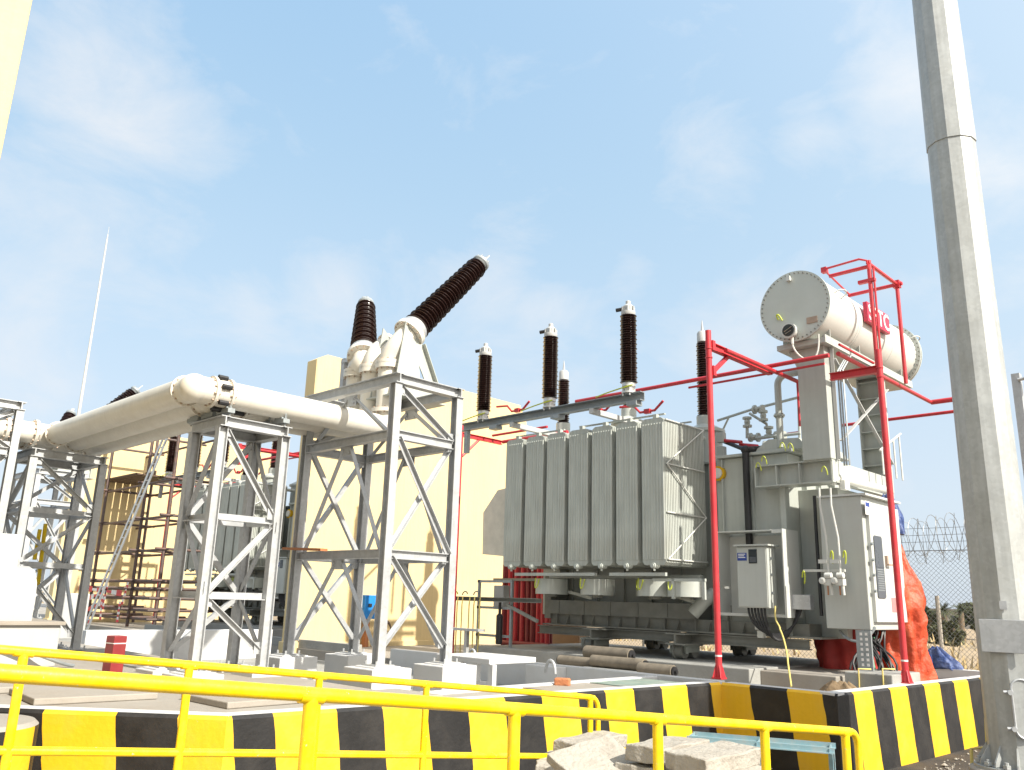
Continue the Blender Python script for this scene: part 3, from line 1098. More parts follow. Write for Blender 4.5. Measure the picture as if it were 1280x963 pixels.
for i in range(7):
    o = V((RX0 + i * PIT, RY0, RZ0))
    if i == 0:
        r0 = MB()
        r0.v, r0.f, r0.m, r0.s = [p + o for p in fm.v], fm.f, fm.m, fm.s
        first = r0.build('radiator', RGREY, tr)
        h0 = MB()
        h0.v, h0.f, h0.m, h0.s = [p + o for p in hd.v], hd.f, hd.m, hd.s
        hh = h0.split('header_pipe', TGREY, first)
    else:
        c = first.copy()
        COL.objects.link(c)
        c.parent = tr
        c.location = V((i * PIT, 0, 0))
        for h1_ in hh:
            c2 = h1_.copy()
            COL.objects.link(c2)
            c2.parent = c
RXR = RX0 + 6 * PIT + PWD
m = MB()
xr = RXR + .022
z1_, z2_, z3_, z4_ = at(835, 525, X=xr).z, at(840, 581, X=xr).z, at(840, 641, X=xr).z, at(839, 699.5, X=xr).z
ya, yb = RY0 + .03, RY1 - .02
for z in (z1_, z2_, z3_, z4_):
    m.tube([(xr, ya, z), (xr, yb, z)], .014, 8)
for (za, zb) in ((z2_, z1_), (z2_, z3_), (z4_, z3_)):
    m.tube([(xr + .012, ya, za), (xr + .012, yb, zb)], .013, 8)
m.split('side_brace_rod', CGREY, tr)
m = MB()
for y in (RY0 + .2, RY1 - .25):
    m.beam((RX0 + .1, y, RZ1 + .10), (RX0 + 2.5 * PIT, y, RZ1 + .10), .05, .025)
    m.beam((RX0 + 3.2 * PIT, y, RZ1 + .10), (RXR - .1, y, RZ1 + .10), .05, .025)
for z in (RZ0 + .9, RZ0 + 1.8):
    m.bb((RX0 + .05, RY0 + .3, z - .015), (RXR - .05, RY0 + .34, z + .015))
m.split('tie_bar', TGREY, tr)
# tank
zt, zb = at(905, 574, Y=TY).z, at(945, 794, Y=TY - .1).z
xr = at(991, 700, Y=TY).x
tk = MB()
tk.bb((-12.35, TY + .42, zb), (-8.3, 16.5, zt))
tk.bb((-8.3, TY, zb), (xr, 16.5, zt - .004))
tk.build('tank', TGREY, tr, bevel=.01)
m = MB()
m.bb((-12.5, TY + .3, zt), (-8.25, 16.6, zt + .05))
m.bb((-8.25, TY - .1, zt + .001), (xr + .12, 16.6, zt + .055))
x0 = at(941, 570, Y=TY).x
m.extrude([(x0, zt + .05), (at(1010, 570, Y=TY).x, zt + .05), (at(1000, 570, Y=TY).x, zt + .24), (at(962, 570, Y=TY).x, zt + .27)], V((0, TY - .02, 0)), V((0, 15.8, 0)), V((1, 0, 0)), ZU)
m.build('tank_cover', TGREY, tr, bevel=.008)
m = MB()
for u in (908, 946, 1000):
    x = at(u, 690, Y=TY).x
    if x < xr:
        m.bb((x - .012, TY - .07, zb + .01), (x + .012, TY + .001, zt - .02))
for u in (988.5, ):
    x = xr
    m.bb((x - .1, TY - .16, zb + .02), (x, TY - .001, zt - .5))
for yy in (TY + .5, TY + 1.1, TY + 1.7):
    m.bb((xr + .001, yy, zb), (xr + .1, yy + .03, zt))
for k in range(6):
    x = -12.2 + k * .7
    m.bb((x, TY + .36, zb), (x + .02, TY + .419, zt))
m.split('tank_stiffener', TGREY, tr)
# right compartment
x2 = at(1032, 700, Y=TY + .35).x
m = MB()
m.bb((xr + .001, TY + .35, at(1020, 797, Y=TY + .35).z), (x2 + .3, 16.2, at(1015, 612, Y=TY + .35).z))
m.build('tap_changer_compartment', TGREY, tr, bevel=.01)
# base frame
m = MB()
yb_ = TY - .25
zA, zB, zC = at(760, 752, Y=yb_).z, at(760, 770, Y=yb_).z, at(760, 785, Y=yb_).z
xl = at(681, 760, Y=yb_).x
m.bb((xl + .1, yb_ + .10, zC + .03), (xr + .3, yb_ + .55, zB))
m.bb((xl + .1, yb_, zB), (at(868, 760, Y=yb_).x, yb_ + .6, zA))
for k in range(7):
    x = xl + .3 + k * .68
    m.bb((x, yb_ + .03, zC + .031), (x + .02, yb_ + .1, zB))
    m.bb((x + .1, yb_ - .012, zB + .01), (x + .115, yb_ + .001, zA - .01))
    m.extrude([(yb_ + .1, zC + .031), (yb_ + .1, zB - .02), (yb_ - .02, zC + .031)], V((x + .3, 0, 0)), V((x + .315, 0, 0)), V((0, 1, 0)), ZU)
m.bb((xl + .0, yb_ - .06, zC - .0), (at(1028, 797, Y=yb_).x, yb_ + .65, zC + .03))
m.bb((xl - .05, yb_ + .05, zB - .1), (xl + .12, yb_ + .6, zA + .55))
m.build('base_frame', DGREY, tr)
zk = zC - .001
zplin = 1.05
m = MB()
for (u, v_, yy) in ((855, 800, 13.55), (750, 797, 13.55)):
    x = at(u, v_, Y=yy).x
    m.beam((x, yy - .3, zk - .11), (x, 16.4, zk - .11), .42, .2, 'I', t=.025)
m.beam((-12.6, 13.8, zk - .1), (at(1015, 800, Y=13.9).x, 13.8, zk - .1), .16, .17, 'I', t=.02)
m.split('skid_beam', DGREY, tr)
for (u, yy) in ((857, 13.75), (745, 13.75), (857, 15.9), (745, 15.9)):
    x = at(u, 812, Y=13.75).x
    m = MB()
    zt_ = zk - .21
    m.box((x, yy, (zplin + zt_) / 2 + .06), (.34, .42, zt_ - zplin - .12))
    for sx in (-.17, -.06, .06, .17):
        m.box((x + sx, yy - .22, (zplin + zt_) / 2 + .05), (.022, .06, zt_ - zplin - .1))
    m.box((x, yy, zt_ - .014), (.42, .5, .03))
    m.build('wheel_bogie', BGREY, tr)
    m = MB()
    m.lathe([(.13, -.1), (.15, -.1), (.15, -.06), (.13, -.05), (.13, .1)], (x, yy - .17, zplin + .14), (1, 0, 0), 20)
    m.lathe([(.13, -.1), (.15, -.1), (.15, -.06), (.13, -.05), (.13, .1)], (x, yy + .17, zplin + .14), (1, 0, 0), 20)
    m.split('wheel', DGREY, tr)
# fans under the radiators
for u, v_ in ((690, 731), (747, 731), (790, 734), (820, 735), (858, 737)):
    x = at(u, v_, Y=13.15).x
    yy = 13.15 if u != 790 else 13.85
    z = at(820, 735, Y=13.0).z
    m = MB()
    m.lathe([(.325, -.14), (.335, -.15), (.335, .15), (.32, .15), (.32, -.13)], (x, yy, z), ZU, 32)
    f = m.build('cooling_fan', TGREY, tr)
    m = MB()
    m.lathe([(.09, -.2), (.11, -.18), (.11, -.05), (.05, -.04)], (x, yy, z), ZU, 14)
    for a in range(3):
        an = R(a * 120 + 20)
        m.beam((x, yy, z - .1), (x + .325 * math.cos(an), yy + .325 * math.sin(an), z - .1), .03, .03)
    m.build('fan_motor', DGREY, f)
    m = MB()
    m.tube(bez((x - .15, yy - .33, z + .16), (x - .15, yy - .4, z - .1), (x - .05, yy - .4, z - .1), (x - .05, yy - .34, z + .14)), .012, 6)
    m.split('earth_wire', GREENY, f)
m = MB()
zf = at(745, 718, Y=12.7).z
m.bb((RX0 + .28, 12.70, zf - .03), (RX0 + 2.4, 12.76, zf + .03))
m.bb((RX0 + 2.75, 12.70, zf - .03), (RX0 + 4.0, 12.76, zf + .03))
m.bb((RX0 + .3, 13.75, zf - .04), (RXR, 13.85, zf + .03))
for (u1, v1, u2, v2) in ((700, 737, 740, 748), (828, 740, 872, 754)):
    m.beam(at(u1, v1, Y=13.3), at(u2, v2, Y=13.6), .07, .06)
c = at(840, 727, Y=12.8)
for dx in (0, .62):
    m.bb((c.x + dx, 12.78, c.z - .3), (c.x + dx + .05, 12.83, c.z + .05))
m.bb((c.x - .4, 12.78, c.z - .0), (c.x + .68, 12.83, c.z + .05))
m.split('fan_support_rail', TGREY, tr)
m = MB()
m.tube([at(866, 768, Y=13.5), at(880, 752, Y=13.6), at(893, 742, Y=13.8)], [.12, .12, .12], 14)
m.build('oil_duct', TGREY, tr)
# bracket beam for the conservator columns
yb2 = TY - .38
xa, xb = at(943, 597, Y=yb2).x, at(1041, 597, Y=yb2).x
zlo, zhi = at(1041, 602, Y=yb2).z, at(1041, 573, Y=yb2).z
m = MB()
m.bb((xa, yb2 + .13, zlo), (xb, yb2 + .15, zhi))
m.bb((xa, yb2, zlo), (xb, TY - .001, zlo + .022))
m.bb((xa, yb2, zhi - .022), (xb, TY - .001, zhi))
for f in (0, .28, .58, .975):
    x = xa + (xb - xa) * f
    m.bb((x, yb2 + .01, zlo + .0221), (x + .022, yb2 + .13, zhi - .0221))
m.bb((xb - .12, yb2 + .15, zlo), (xb, TY + 2.3, zhi - .0221))
m.bb((xb - .02, yb2 + .02, zlo + .0221), (xb - .001, TY + 2.3, zhi - .0221))
m.build('bracket_beam', TGREY, tr)
# conservator
cyf = 13.3
cc = at(993, 383, Y=cyf)
cr_ = .62
cyb = 17.45
cons = MB()
cons.lathe([(cr_, 0), (cr_, cyb - cyf)], (cc.x, cyf, cc.z), (0, 1, 0), 64)
cons = cons.build('conservator', CGREY, tr, label='cream white oil drum on two columns')
m = MB()
m.lathe([(cr_ - .01, -.012), (cr_ + .028, -.012), (cr_ + .028, .035), (cr_, .036)], (cc.x, cyf, cc.z), (0, 1, 0), 64)
for k in range(46):
    an = 2 * math.pi * k / 46
    p = V((cc.x + (cr_ - .012) * math.cos(an), cyf, cc.z + (cr_ - .012) * math.sin(an)))
    m.tube([p - V((0, .032, 0)), p + V((0, .05, 0))], .012, 6, 1)
m.build('end_cover', [CEND, DGREY], cons)
m = MB()
m.lathe([(cr_, -.05), (cr_ + .09, -.05), (cr_ + .09, -.015), (cr_, -.014)], (cc.x, cyb, cc.z), (0, 1, 0), 64)
m.lathe([(cr_, 0.015), (cr_ + .09, .015), (cr_ + .09, .05), (cr_, .051)], (cc.x, cyb, cc.z), (0, 1, 0), 64)
for k in range(46):
    an = 2 * math.pi * k / 46
    p = V((cc.x + (cr_ + .06) * math.cos(an), cyb, cc.z + (cr_ + .06) * math.sin(an)))
    m.tube([p - V((0, .08, 0)), p + V((0, .08, 0))], .012, 6, 1)
m.build('rear_flange', [CEND, DGREY], cons)
m = MB()
for yy in (cyf + 1.28, cyf + 1.36, cyf + 2.9):
    m.lathe([(cr_, -.008), (cr_ + .006, -.006), (cr_ + .006, .006), (cr_, .008)], (cc.x, yy, cc.z), (0, 1, 0), 64)
m.split('weld_seam', CGREY, cons)
m = MB()
for yy, an in ((cyf + .35, 20), (cyb - .1, 28)):
    p = V((cc.x + cr_ * math.cos(R(an)), yy, cc.z + cr_ * math.sin(R(an))))
    m.tube(bez(p, p + V((.16, 0, .1)), p + V((.2, .28, .04)), p + V((.0, .3, 0))), .012, 6)
p = V((cc.x - .12, cyf - .0, cc.z + .5))
m.box((cc.x - .06, cyf - .04, cc.z + .52), (.07, .07, .09))
m.split('lifting_eye', CGREY, cons)
gg = at(987, 414, Y=cyf - .12)
m = MB()
m.lathe([(.10, .0), (.135, .0), (.135, .06), (.10, .07), (.10, .16), (.145, .16), (.145, .18)], (gg.x, cyf - .17, gg.z), (0, 1, 0), 24)
m.tube([(gg.x + .03, cyf - .1, gg.z - .12), (gg.x + .03, cyf - .1, gg.z - .24)], .026, 8)
go = m.build('oil_gauge', CGREY, cons)
m = MB()
m.lathe([(.002, -.004), (.108, -.004), (.108, .003)], (gg.x, cyf - .176, gg.z), (0, 1, 0), 24)
m.beam((gg.x - .07, cyf - .186, gg.z - .02), (gg.x + .07, cyf - .186, gg.z + .05), .03, .004, m=1)
m.beam((gg.x - .05, cyf - .186, gg.z - .06), (gg.x + .05, cyf - .186, gg.z - .02), .02, .004, m=1)
m.build('gauge_glass', [GLASS, GLASSW], go)
m = MB()
g0 = at(1015, 400, Y=cyf - .02)
m.box((g0.x, cyf - .022, g0.z), (.19, .015, .11))
m.build('name_plate', FBOLT, cons)
m = MB()
g0 = V((gg.x + .03, cyf - .1, gg.z - .24))
g1 = at(1023, 418, Y=cyf + .1)
m.tube(bez(g0, g0 + V((.02, 0, -.25)), g1 + V((.02, 0, -.75)), g1, 18), .016, 8)
m.build('gauge_cable', CGREY, cons)
m = MB()
g2 = at(973, 400, Y=cyf - .03)
m.tube(bez(g2, g2 + V((-.06, -.04, .12)), g2 + V((.04, -.05, .12)), g2 + V((.07, 0, -.03))), .014, 6)
m.split('earth_wire', GREENY, cons)
# sign
ya_, yb3 = at(1083, 400, X=cc.x + cr_ * .95).y, at(1112, 415, X=cc.x + cr_ * .95).y
sgx = cc.x + cr_ + .06
zs0, zs1 = at(1086, 411, X=sgx).z, at(1086, 393, X=sgx).z
zc_ = cc.z + .12
yS0, yS1 = at(1083, 405, X=sgx).y, at(1110, 415, X=sgx).y
m = MB()
m.bb((sgx - .04, yS0, zc_ - .17), (sgx + .04, yS1, zc_ + .21))
sg = m.build('sign_board', SIGNR, cons, bevel=.006)
tx = text_mb('SPTC', (yS1 - yS0) * .42, .004, (sgx + .043, yS0 + .04, zc_ - .12), (0, 1, 0), (0, 0, 1))
tx.build('sign_lettering', LABW, sg)
# saddle shelf and columns
zsh = at(1024, 417, X=cc.x + .47).z
m = MB()
m.bb((cc.x - .42, cyf + .1, zsh - .09), (cc.x + .47, cyb + .02, zsh - .0))
m.bb((cc.x + .44, cyf + .1, zsh - .0), (cc.x + .47, cyb + .02, zsh + .05))
for yy in (cyf + .35, cyf + 1.6, cyb - .5):
    poly = [(-.42, zsh - cc.z), (.45, zsh - cc.z), (.45, -.35), (.3, -.5), (-.3, -.5), (-.42, -.35)]
    m.extrude(poly, V((cc.x, yy, cc.z)), V((cc.x, yy + .02, cc.z)), V((1, 0, 0)), ZU)
m.build('conservator_shelf', TGREY, tr)
yc1 = TY - .42
xc0, xc1 = at(999, 500, Y=yc1).x, at(1034, 500, Y=yc1).x
m = MB()
m.bb((xc0, yc1, zhi + .001), (xc1, yc1 + .36, zsh - .09))
m.extrude([(xc0 - .14, zsh - .10), (xc1, zsh - .1), (xc1, zsh - .42), (xc0, zsh - .42)], V((0, yc1 - .002, 0)), V((0, yc1 + .3, 0)), V((1, 0, 0)), ZU)
m.build('support_column', TGREY, tr, bevel=.008)
m = MB()
ycr = at(1077, 525, X=xc0).y
m.bb((xc0, ycr, zhi - .3), (xc1, ycr + .02, zsh - .09))
for xx in (xc0, xc1 - .02):
    m.bb((xx, ycr - .14, zhi - .3), (xx + .02, ycr - .0005, zsh - .09))
for k in range(9):
    z = zhi - .1 + k * .33
    m.bb((xc0 + .021, ycr - .12, z), (xc1 - .021, ycr - .0005, z + .02))
m.build('support_column', TGREY, tr)
m = MB()
xx = xc1 + .02
m.beam((xx + .03, yc1 + .22, zhi), (xx + .03, yc1 + .22, zsh - .1), .06, .06, 'L')
za, zb_ = at(1046, 470, X=xx).z, at(1100, 580, X=xx).z
m.beam((xx, yc1 + .36, zsh - .25), (xx, ycr, zhi + .25), .06, .02)
m.beam((xx + .022, yc1 + .36, zhi + .35), (xx + .022, ycr, zsh - .35), .06, .02)
m.split('cross_brace', WPAINT, tr)
m = MB()
for o_ in (.09, .13, .18):
    m.tube([(xc1 + o_, yc1 + .3, zhi - .1), (xc1 + o_, yc1 + .3, zsh - .5), (xc1 + o_, yc1 + .7, zsh - .15)], .016, 6)
m.split('conduit', GALVD, tr)
# equalising pipe with elbow left of the column
pz = at(985, 468, Y=TY).z
px0 = at(974, 520, Y=TY).x
m = MB()
m.tube([(xc0, TY, pz), (px0 + .18, TY, pz)] + [(px0 + .18 - .18 * math.sin(a), TY, pz - .18 + .18 * math.cos(a)) for a in [R(15 * i) for i in range(1, 7)]] + [(px0, TY, zt + .1)], .062, 14)
flange(m, (xc0 - .08, TY, pz), (1, 0, 0), .1, .03, 0, 8, 0)
flange(m, (px0, TY, pz - .75), ZU, .1, .03, 0, 8, 0)
m.build('oil_pipe', TGREY, tr)
m = MB()
# pipework with valves over the cover
def px3(u, v_, yy):
    return at(u, v_, Y=yy)
m.tube([px3(897, 526, 14.9), px3(940, 512, 14.9), px3(998, 497, 14.9)], .028, 8)
m.tube([px3(998, 497, 14.9), px3(1000, 560, 14.9)], .028, 8)
m.tube([px3(934, 548, 14.6), px3(934, 522, 14.6)], .032, 8)
m.tube([px3(937, 517, 14.7), px3(958, 530, 14.7), px3(961, 545, 14.7)], .028, 8)
m.tube([px3(945, 548, 14.5), px3(1000, 542, 14.5)], .03, 8)
m.tube([px3(900, 545, 14.9), px3(912, 520, 14.9)], .02, 8)
for (u, v_) in ((934, 528), (948, 512), (954, 520), (961, 540), (943, 547), (975, 545)):
    c = px3(u, v_, 14.6)
    m.lathe([(.03, -.1), (.09, -.1), (.09, -.06), (.05, -.05), (.06, 0), (.05, .05), (.09, .06), (.09, .1), (.03, .1)], c, (0, 0, 1) if u in (934, 961, 954) else (1, 0, -.1), 12)
    m.tube([c, c + V((.05, -.12, 0))], .02, 6)
m.split('valve_pipework', TGREY, tr)
m = MB()
for (u, v_, r_, h) in ((968, 560, .3, .16), (985, 556, .2, .2), (950, 563, .14, .22)):
    c = px3(u, v_, 15.0)
    m.lathe([(r_, -.3), (r_, h * .5), (r_ * 1.15, h * .5), (r_ * 1.15, h), (r_ * .3, h + .05)], (c.x, 15.0, zt + .1), ZU, 22)
m.tube([px3(955, 556, 14.4), px3(1010, 553, 14.4)], .07, 14)
m.split('cover_turret', TGREY, tr)
m = MB()
xk = at(934, 600, Y=TY - .12).x
zk2 = at(938, 672, Y=TY - .12).z
m.tube([(xk, TY - .14, zt + .08), (xk, TY - .14, zk2 - .35)], .063, 14)
m.ball((xk, TY - .14, zt + .1), .085, 14)
m.tube([(xk, TY - .14, zt + .1), px3(968, 560, 14.3)], .06, 12)
m.tube([(xk, TY - .14, zt + .1), px3(905, 552, 14.6)], .04, 12)
m.build('black_cable_duct', BLK, tr)
m = MB()
for (u, v_) in ((945, 585), (952, 577), (975, 560), (985, 561), (1027, 590)):
    c = at(u, v_, Y=TY - .42)
    m.tube(bez(c, c + V((.04, -.05, .13)), c + V((.11, -.05, .1)), c + V((.1, 0, -.06))), .010, 6)
m.split('earth_wire', GREENY, tr)
c = at(897, 592, Y=TY - .08)
m = MB()
m.lathe([(.14, -.02), (.14, .07), (.05, .09)], (c.x, TY - .06, c.z), (0, 1, 0), 20)
m.lathe([(.09, -.06), (.1, -.05), (.1, -.02)], (c.x, TY - .06, c.z), (0, 1, 0), 20, 1)
m.build('dial_gauge', [AMBER, CGREY], tr)
# bushings on the cover
BY = 14.75
for u, v_, vt in ((881, 521, 428), (786, 512, 425), (704, 530, 476)):
    c = at(u, v_, Y=BY)
    tz = at(u, vt, Y=BY).z
    m = MB()
    sheds(m, c, ZU, tz - c.z, .155, .14, int((tz - c.z) / .05), .68)
    bu = m.build('bushing', PORC, tr)
    m = MB()
    m.lathe([(.34, zt - c.z), (.34, -.36), (.40, -.36), (.40, -.30), (.34, -.28), (.17, -.18), (.17, 0)], c, ZU, 28)
    m.build('turret', TGREY, bu)
    m = MB()
    m.lathe([(.10, 0), (.115, .01), (.115, .2), (.09, .24), (.03, .26), (.02, .38), (.006, .5)], V((c.x, c.y, tz)), ZU, 18)
    m.build('cap', WPAINT, bu)
m = MB()
c = at(902, 565, Y=14.4)
for dz in (0, .28):
    m.box(c + V((0, 0, dz)), (.16, .12, .2))
m.split('terminal_box', TGREY, tr, bevel=.01)
# small cable box at the left end
m = MB()
yq = 12.95
P_ = [at(u, v_, Y=yq) for u, v_ in ((603, 693), (634, 696), (634, 610), (622, 613), (604, 641))]
m.extrude([(p.x, p.z) for p in P_], V((0, yq, 0)), V((0, yq + .9, 0)), V((1, 0, 0)), ZU)
m.build('cable_box', mat('tan_box_paint', (.60, .57, .49), .5), tr, bevel=.012)
# control box on its frame
yf = 13.25
x0, x1 = at(921.5, 720, Y=yf).x, at(960, 720, Y=yf).x
z0, z1 = at(940, 760, Y=yf).z, at(940, 683, Y=yf).z
dep = at(971, 722, X=x1).y - yf
m = MB()
m.bb((x0, yf, z0), (x1, yf + dep, z1))
cb = m.build('control_box', CABG, tr, bevel=.012)
m = MB()
m.bb((x0 - .03, yf - .05, z1 + .002), (x1 + .05, yf + dep + .05, z1 + .03))
m.build('rain_hood', CABG, cb)
m = MB()
m.bb((x0 + .02, yf - .012, z0 + .02), (x1 - .02, yf - .001, z1 - .02))
m.build('door', CABG, cb, bevel=.004)
wa, wb = at(936, 687, Y=yf), at(947, 704.5, Y=yf)
m = MB()
m.bb((wa.x, yf - .02, wb.z), (wb.x, yf - .0121, wa.z))
m.bb((wa.x + .015, yf - .0215, wb.z + .02), (wb.x - .02, yf - .0201, wb.z + .11), 1)
m.build('window', [GLASS, DSCR], cb)
wa, wb = at(922, 691.5, Y=yf), at(934, 701, Y=yf)
m = MB()
m.bb((wa.x, yf - .016, wb.z), (wb.x, yf - .0121, wa.z))
for k in range(3):
    zz = wa.z - .022 - k * .028
    m.bb((wa.x + .02, yf - .018, zz - .007), (wb.x - .025 - .02 * (k % 2), yf - .0161, zz + .005), 1)
m.build('label_plate', [LABB, LABW], cb)
m = MB()
for zz in (z0 + .25, z0 + .55, z0 + .82):
    m.tube([(x1 + .001, yf + .1, zz), (x1 + .03, yf + .1, zz)], .022, 8)
m.split('latch', GALVD, cb)
m = MB()
yfr = TY - .3
fx0, fx1 = at(903, 720, Y=yfr).x, at(991, 720, Y=yfr).x
fz0, fz1 = at(950, 771, Y=yfr).z, at(950, 664, Y=yfr).z
for xx in (fx0, fx1 - .05):
    m.bb((xx, yfr - .22, fz0), (xx + .05, TY - .02, fz1))
m.bb((fx1 - .25, yfr - .20, fz1 - .06), (fx1 - .051, yfr - .01, fz1))
m.bb((fx0 + .051, yfr - .2, fz0), (fx1 - .051, yfr - .0, fz0 + .05))
m.bb((fx0 + .051, yfr + .2, fz0 + .051), (fx1 - .051, yfr + .22, fz1 - .07))
m.bb((fx0 + .051, yfr - .2, fz1 - .02), (fx1 - .26, yfr + .2, fz1))
m.bb((fx1 - .02, yfr - .3, fz0), (fx1 - .001, yfr - .221, fz1))
m.build('control_box_frame', CABW, tr)
m = MB()
for k in range(6):
    a = V((x0 + .12 + .06 * k, yf + .12, z0 + .02))
    b = at(1003 - k * 1.0, 760, Y=TY - .25) + V((0, 0, .05))
    m.tube(bez(a, a + V((.02, -.05, -.5 - .03 * k)), b + V((-.15, -.1, -.75 - .02 * k)), b, 18), .02, 7)
m.split('control_cable', BLK, tr)
m = MB()
c = at(1004, 753, Y=TY - .3)
m.box(c, (.32, .16, .24))
m.build('cable_tray', GALV, tr, bevel=.006)
m = MB()
for (u, v_) in ((946, 772), (949, 783), (952, 793)):
    m.box(at(u, v_, Y=13.6), (.12, .1, .12))
m.split('drain_valve', CGREY, tr, bevel=.01)
# sampling pipes at the cabinet side
m = MB()
yv = 13.35
for u0, u1 in ((1024, 1034), (1038, 1049)):
    m.tube([at(u0, 610, Y=yv), at(u0 + 1, 632, Y=yv), at(u1 - 1.5, 672, Y=yv), at(u1, 690, Y=yv), at(u1 + 2, 725, Y=yv)], .017, 8)
    c = at(u1 + 2, 728, Y=yv)
    m.box(c, (.12, .12, .1))
    m.lathe([(.03, -.06), (.055, -.05), (.055, .05), (.03, .06)], c + V((-.07, -.04, .02)), (0, 1, 0), 12)
    m.lathe([(.03, -.06), (.05, -.05), (.05, .05), (.03, .06)], c + V((.02, -.04, .1)), (1, 0, 0), 12)
    m.tube([c + V((.03, 0, 0)), c + V((.04, 0, -.2))], .022, 8)
    m.tube([c + V((-.02, 0, -.06)), c + V((-.02, 0, -.2))], .012, 8, 1)
    m.box(at(u1 + 2, 702, Y=yv) + V((-.09, 0, 0)), (.14, .08, .06))
m.bb(at(1004, 715, Y=yv + .05), at(1057, 712, Y=yv + .09))
m.split('sampling_pipe', [CGREY, COPPER], tr)
m = MB()
for u, v_ in ((1038, 697), (1054, 697), (1003, 722)):
    c = at(u, v_, Y=yv)
    m.tube(bez(c, c + V((.03, -.04, .18)), c + V((.09, -.04, .1)), c + V((.03, 0, -.1))), .012, 6)
m.split('earth_wire', GREENY, tr)
m = MB()
m.tube([at(1018, 620, Y=13.9), at(1020, 660, Y=13.9), at(1027, 770, Y=13.75)], .03, 8)
m.build('black_hose', BLK, tr)
# marshalling cabinet
KX = -5.42
kf = at(1082, 700, X=KX).y
kl = at(1028, 700, Y=kf).x
kz0, kz1 = at(1086, 788, X=KX).z, at(1078, 620, X=KX).z
kb = at(1125.5, 715, X=KX).y
m = MB()
m.bb((kl, kf, kz0), (KX, kb, kz1))
kab = m.build('marshalling_cabinet', CABG, tr, bevel=.012)
m = MB()
m.bb((kl - .02, kf - .03, kz1 + .001), (KX + .09, kb + .05, kz1 + .035))
m.build('rain_hood', CABW, kab)
m = MB()
dz0 = at(1100, 778, X=KX).z
dy0 = at(1087.5, 720, X=KX).y
m.bb((KX + .001, dy0, dz0), (KX + .06, kb - .03, kz1 - .1))
dr = m.build('door', CABW, kab, bevel=.008)
m = MB()
wy0, wy1 = at(1091, 670, X=KX + .06).y, at(1101, 672, X=KX + .06).y
wz1, wz0 = at(1095, 670, X=KX + .06).z, at(1100, 748, X=KX + .06).z
cch = .03
m.extrude([(wy0 + cch, wz0), (wy1 - cch, wz0), (wy1, wz0 + cch), (wy1, wz1 - cch), (wy1 - cch, wz1), (wy0 + cch, wz1), (wy0, wz1 - cch), (wy0, wz0 + cch)], V((KX + .061, 0, 0)), V((KX + .075, 0, 0)), V((0, 1, 0)), ZU)
hz_ = wz1 - (wz1 - wz0) * .5
for k in range(10):
    zz = hz_ - .04 - k * .036
    m.bb((KX + .0751, wy0 + .03 + .012 * (k % 3), zz - .010), (KX + .077, wy1 - .03 - .01 * ((k + 1) % 3), zz + .004), 1)
m.bb((KX + .0751, wy0, hz_ - .008), (KX + .080, wy1, hz_ + .008), 0)
m.build('dark_panel', [DSCR, GALVD], dr)
m = MB()
for v_ in (680, 700, 719, 739):
    c = at(1088.5 + (v_ - 680) * .075, v_, X=KX + .06)
    m.tube([c - V((.0, 0, 0)), c + V((.035, 0, 0))], .025, 8)
m.split('hinge', GALVD, dr)
m = MB()
c = at(1107, 702, X=KX + .06)
m.bb(c + V((0, -.03, -.07)), c + V((.04, .03, .09)))
m.bb(c + V((.04, -.03, -.07)), c + V((.06, .14, -.04)))
m.build('handle', FBOLT, dr)
m = MB()
c = at(1084.5, 636, X=KX + .062)
m.bb((KX + .0605, c.y - .1, c.z - .1), (KX + .064, c.y + .1, c.z + .12), 0)
m.bb((KX + .0641, c.y - .08, c.z + .03), (KX + .066, c.y + .08, c.z + .1), 1)
c = at(1119, 757, X=KX + .062)
m.bb((KX + .0605, c.y - .14, c.z - .11), (KX + .064, c.y + .12, c.z + .12), 2)
m.split('notice_plate', [TAPEW, LABB, mat('faded_red_label', (.62, .2, .2), .6)], dr)
m = MB()
m.tube(bez(at(1050, 789, Y=kf + .2), at(1062, 806, Y=kf - .1), at(1082, 808, Y=kf), at(1094, 784, X=KX + .03)), .022, 8)
m.split('conduit', GALVD, kab)
m = MB()
for k in range(22):
    a = V((random.uniform(kl + .45, KX - .05), random.uniform(kf + .2, kf + .7), kz0 + .05))
    b = V((at(1090, 838, Y=13.5).x + random.uniform(-.35, .3), 13.45 + random.uniform(0, .35), 1.1))
    m.tube(bez(a, a + V((random.uniform(-.1, .1), 0, -.3)), b + V((random.uniform(-.15, .15), 0, .3)), b, 8), .017, 6, 1 if k == 5 else 0)
m.build('cable_bundle', [BLK, mat('green_cable', (.02, .3, .12), .5)], kab)
m = MB()
c = at(1076, 815, Y=13.3)
m.bb((c.x - .06, 13.3, 1.1), (c.x + .17, 13.34, kz0 - .001))
for k in range(7):
    for s_ in (.02, .1):
        m.box((c.x + s_, 13.298, 1.2 + k * .075), (.035, .006, .04), 1)
m.build('cable_ladder', [GALVD, TAPEW], kab)
m = MB()
c = at(1060, 604, Y=TY - .1)
m.tube([at(1048, 598, Y=13.9), at(1107, 613, X=-5.6)], .07, 12)
m.tube([at(1048, 598, Y=13.9), at(1040, 604, Y=13.8)], .05, 12)
m.bb(at(1050, 612, Y=13.9), at(1062, 602, Y=14.1))
m.split('white_oil_pipe', CGREY, tr)
m = MB()
for k in range(4):
    yy = ycr - .2 - k * .3
    m.tube([(xc1 + .25, yy, zhi - .1), (xc1 + .25, yy, zhi + .75 - .12 * k)], .018, 6)
m.tube([(xc1 + .25, ycr - .1, zhi + .8), (xc1 + .25, ycr - 1.2, zhi + .32)], .02, 6)
m.split('ladder_rail', CGREY, tr)
m = MB()
m.bb((-12.9, 14.2, 1.72), (-12.4, 15.8, 3.2))
m.build('end_box', TGREY, tr, bevel=.01)


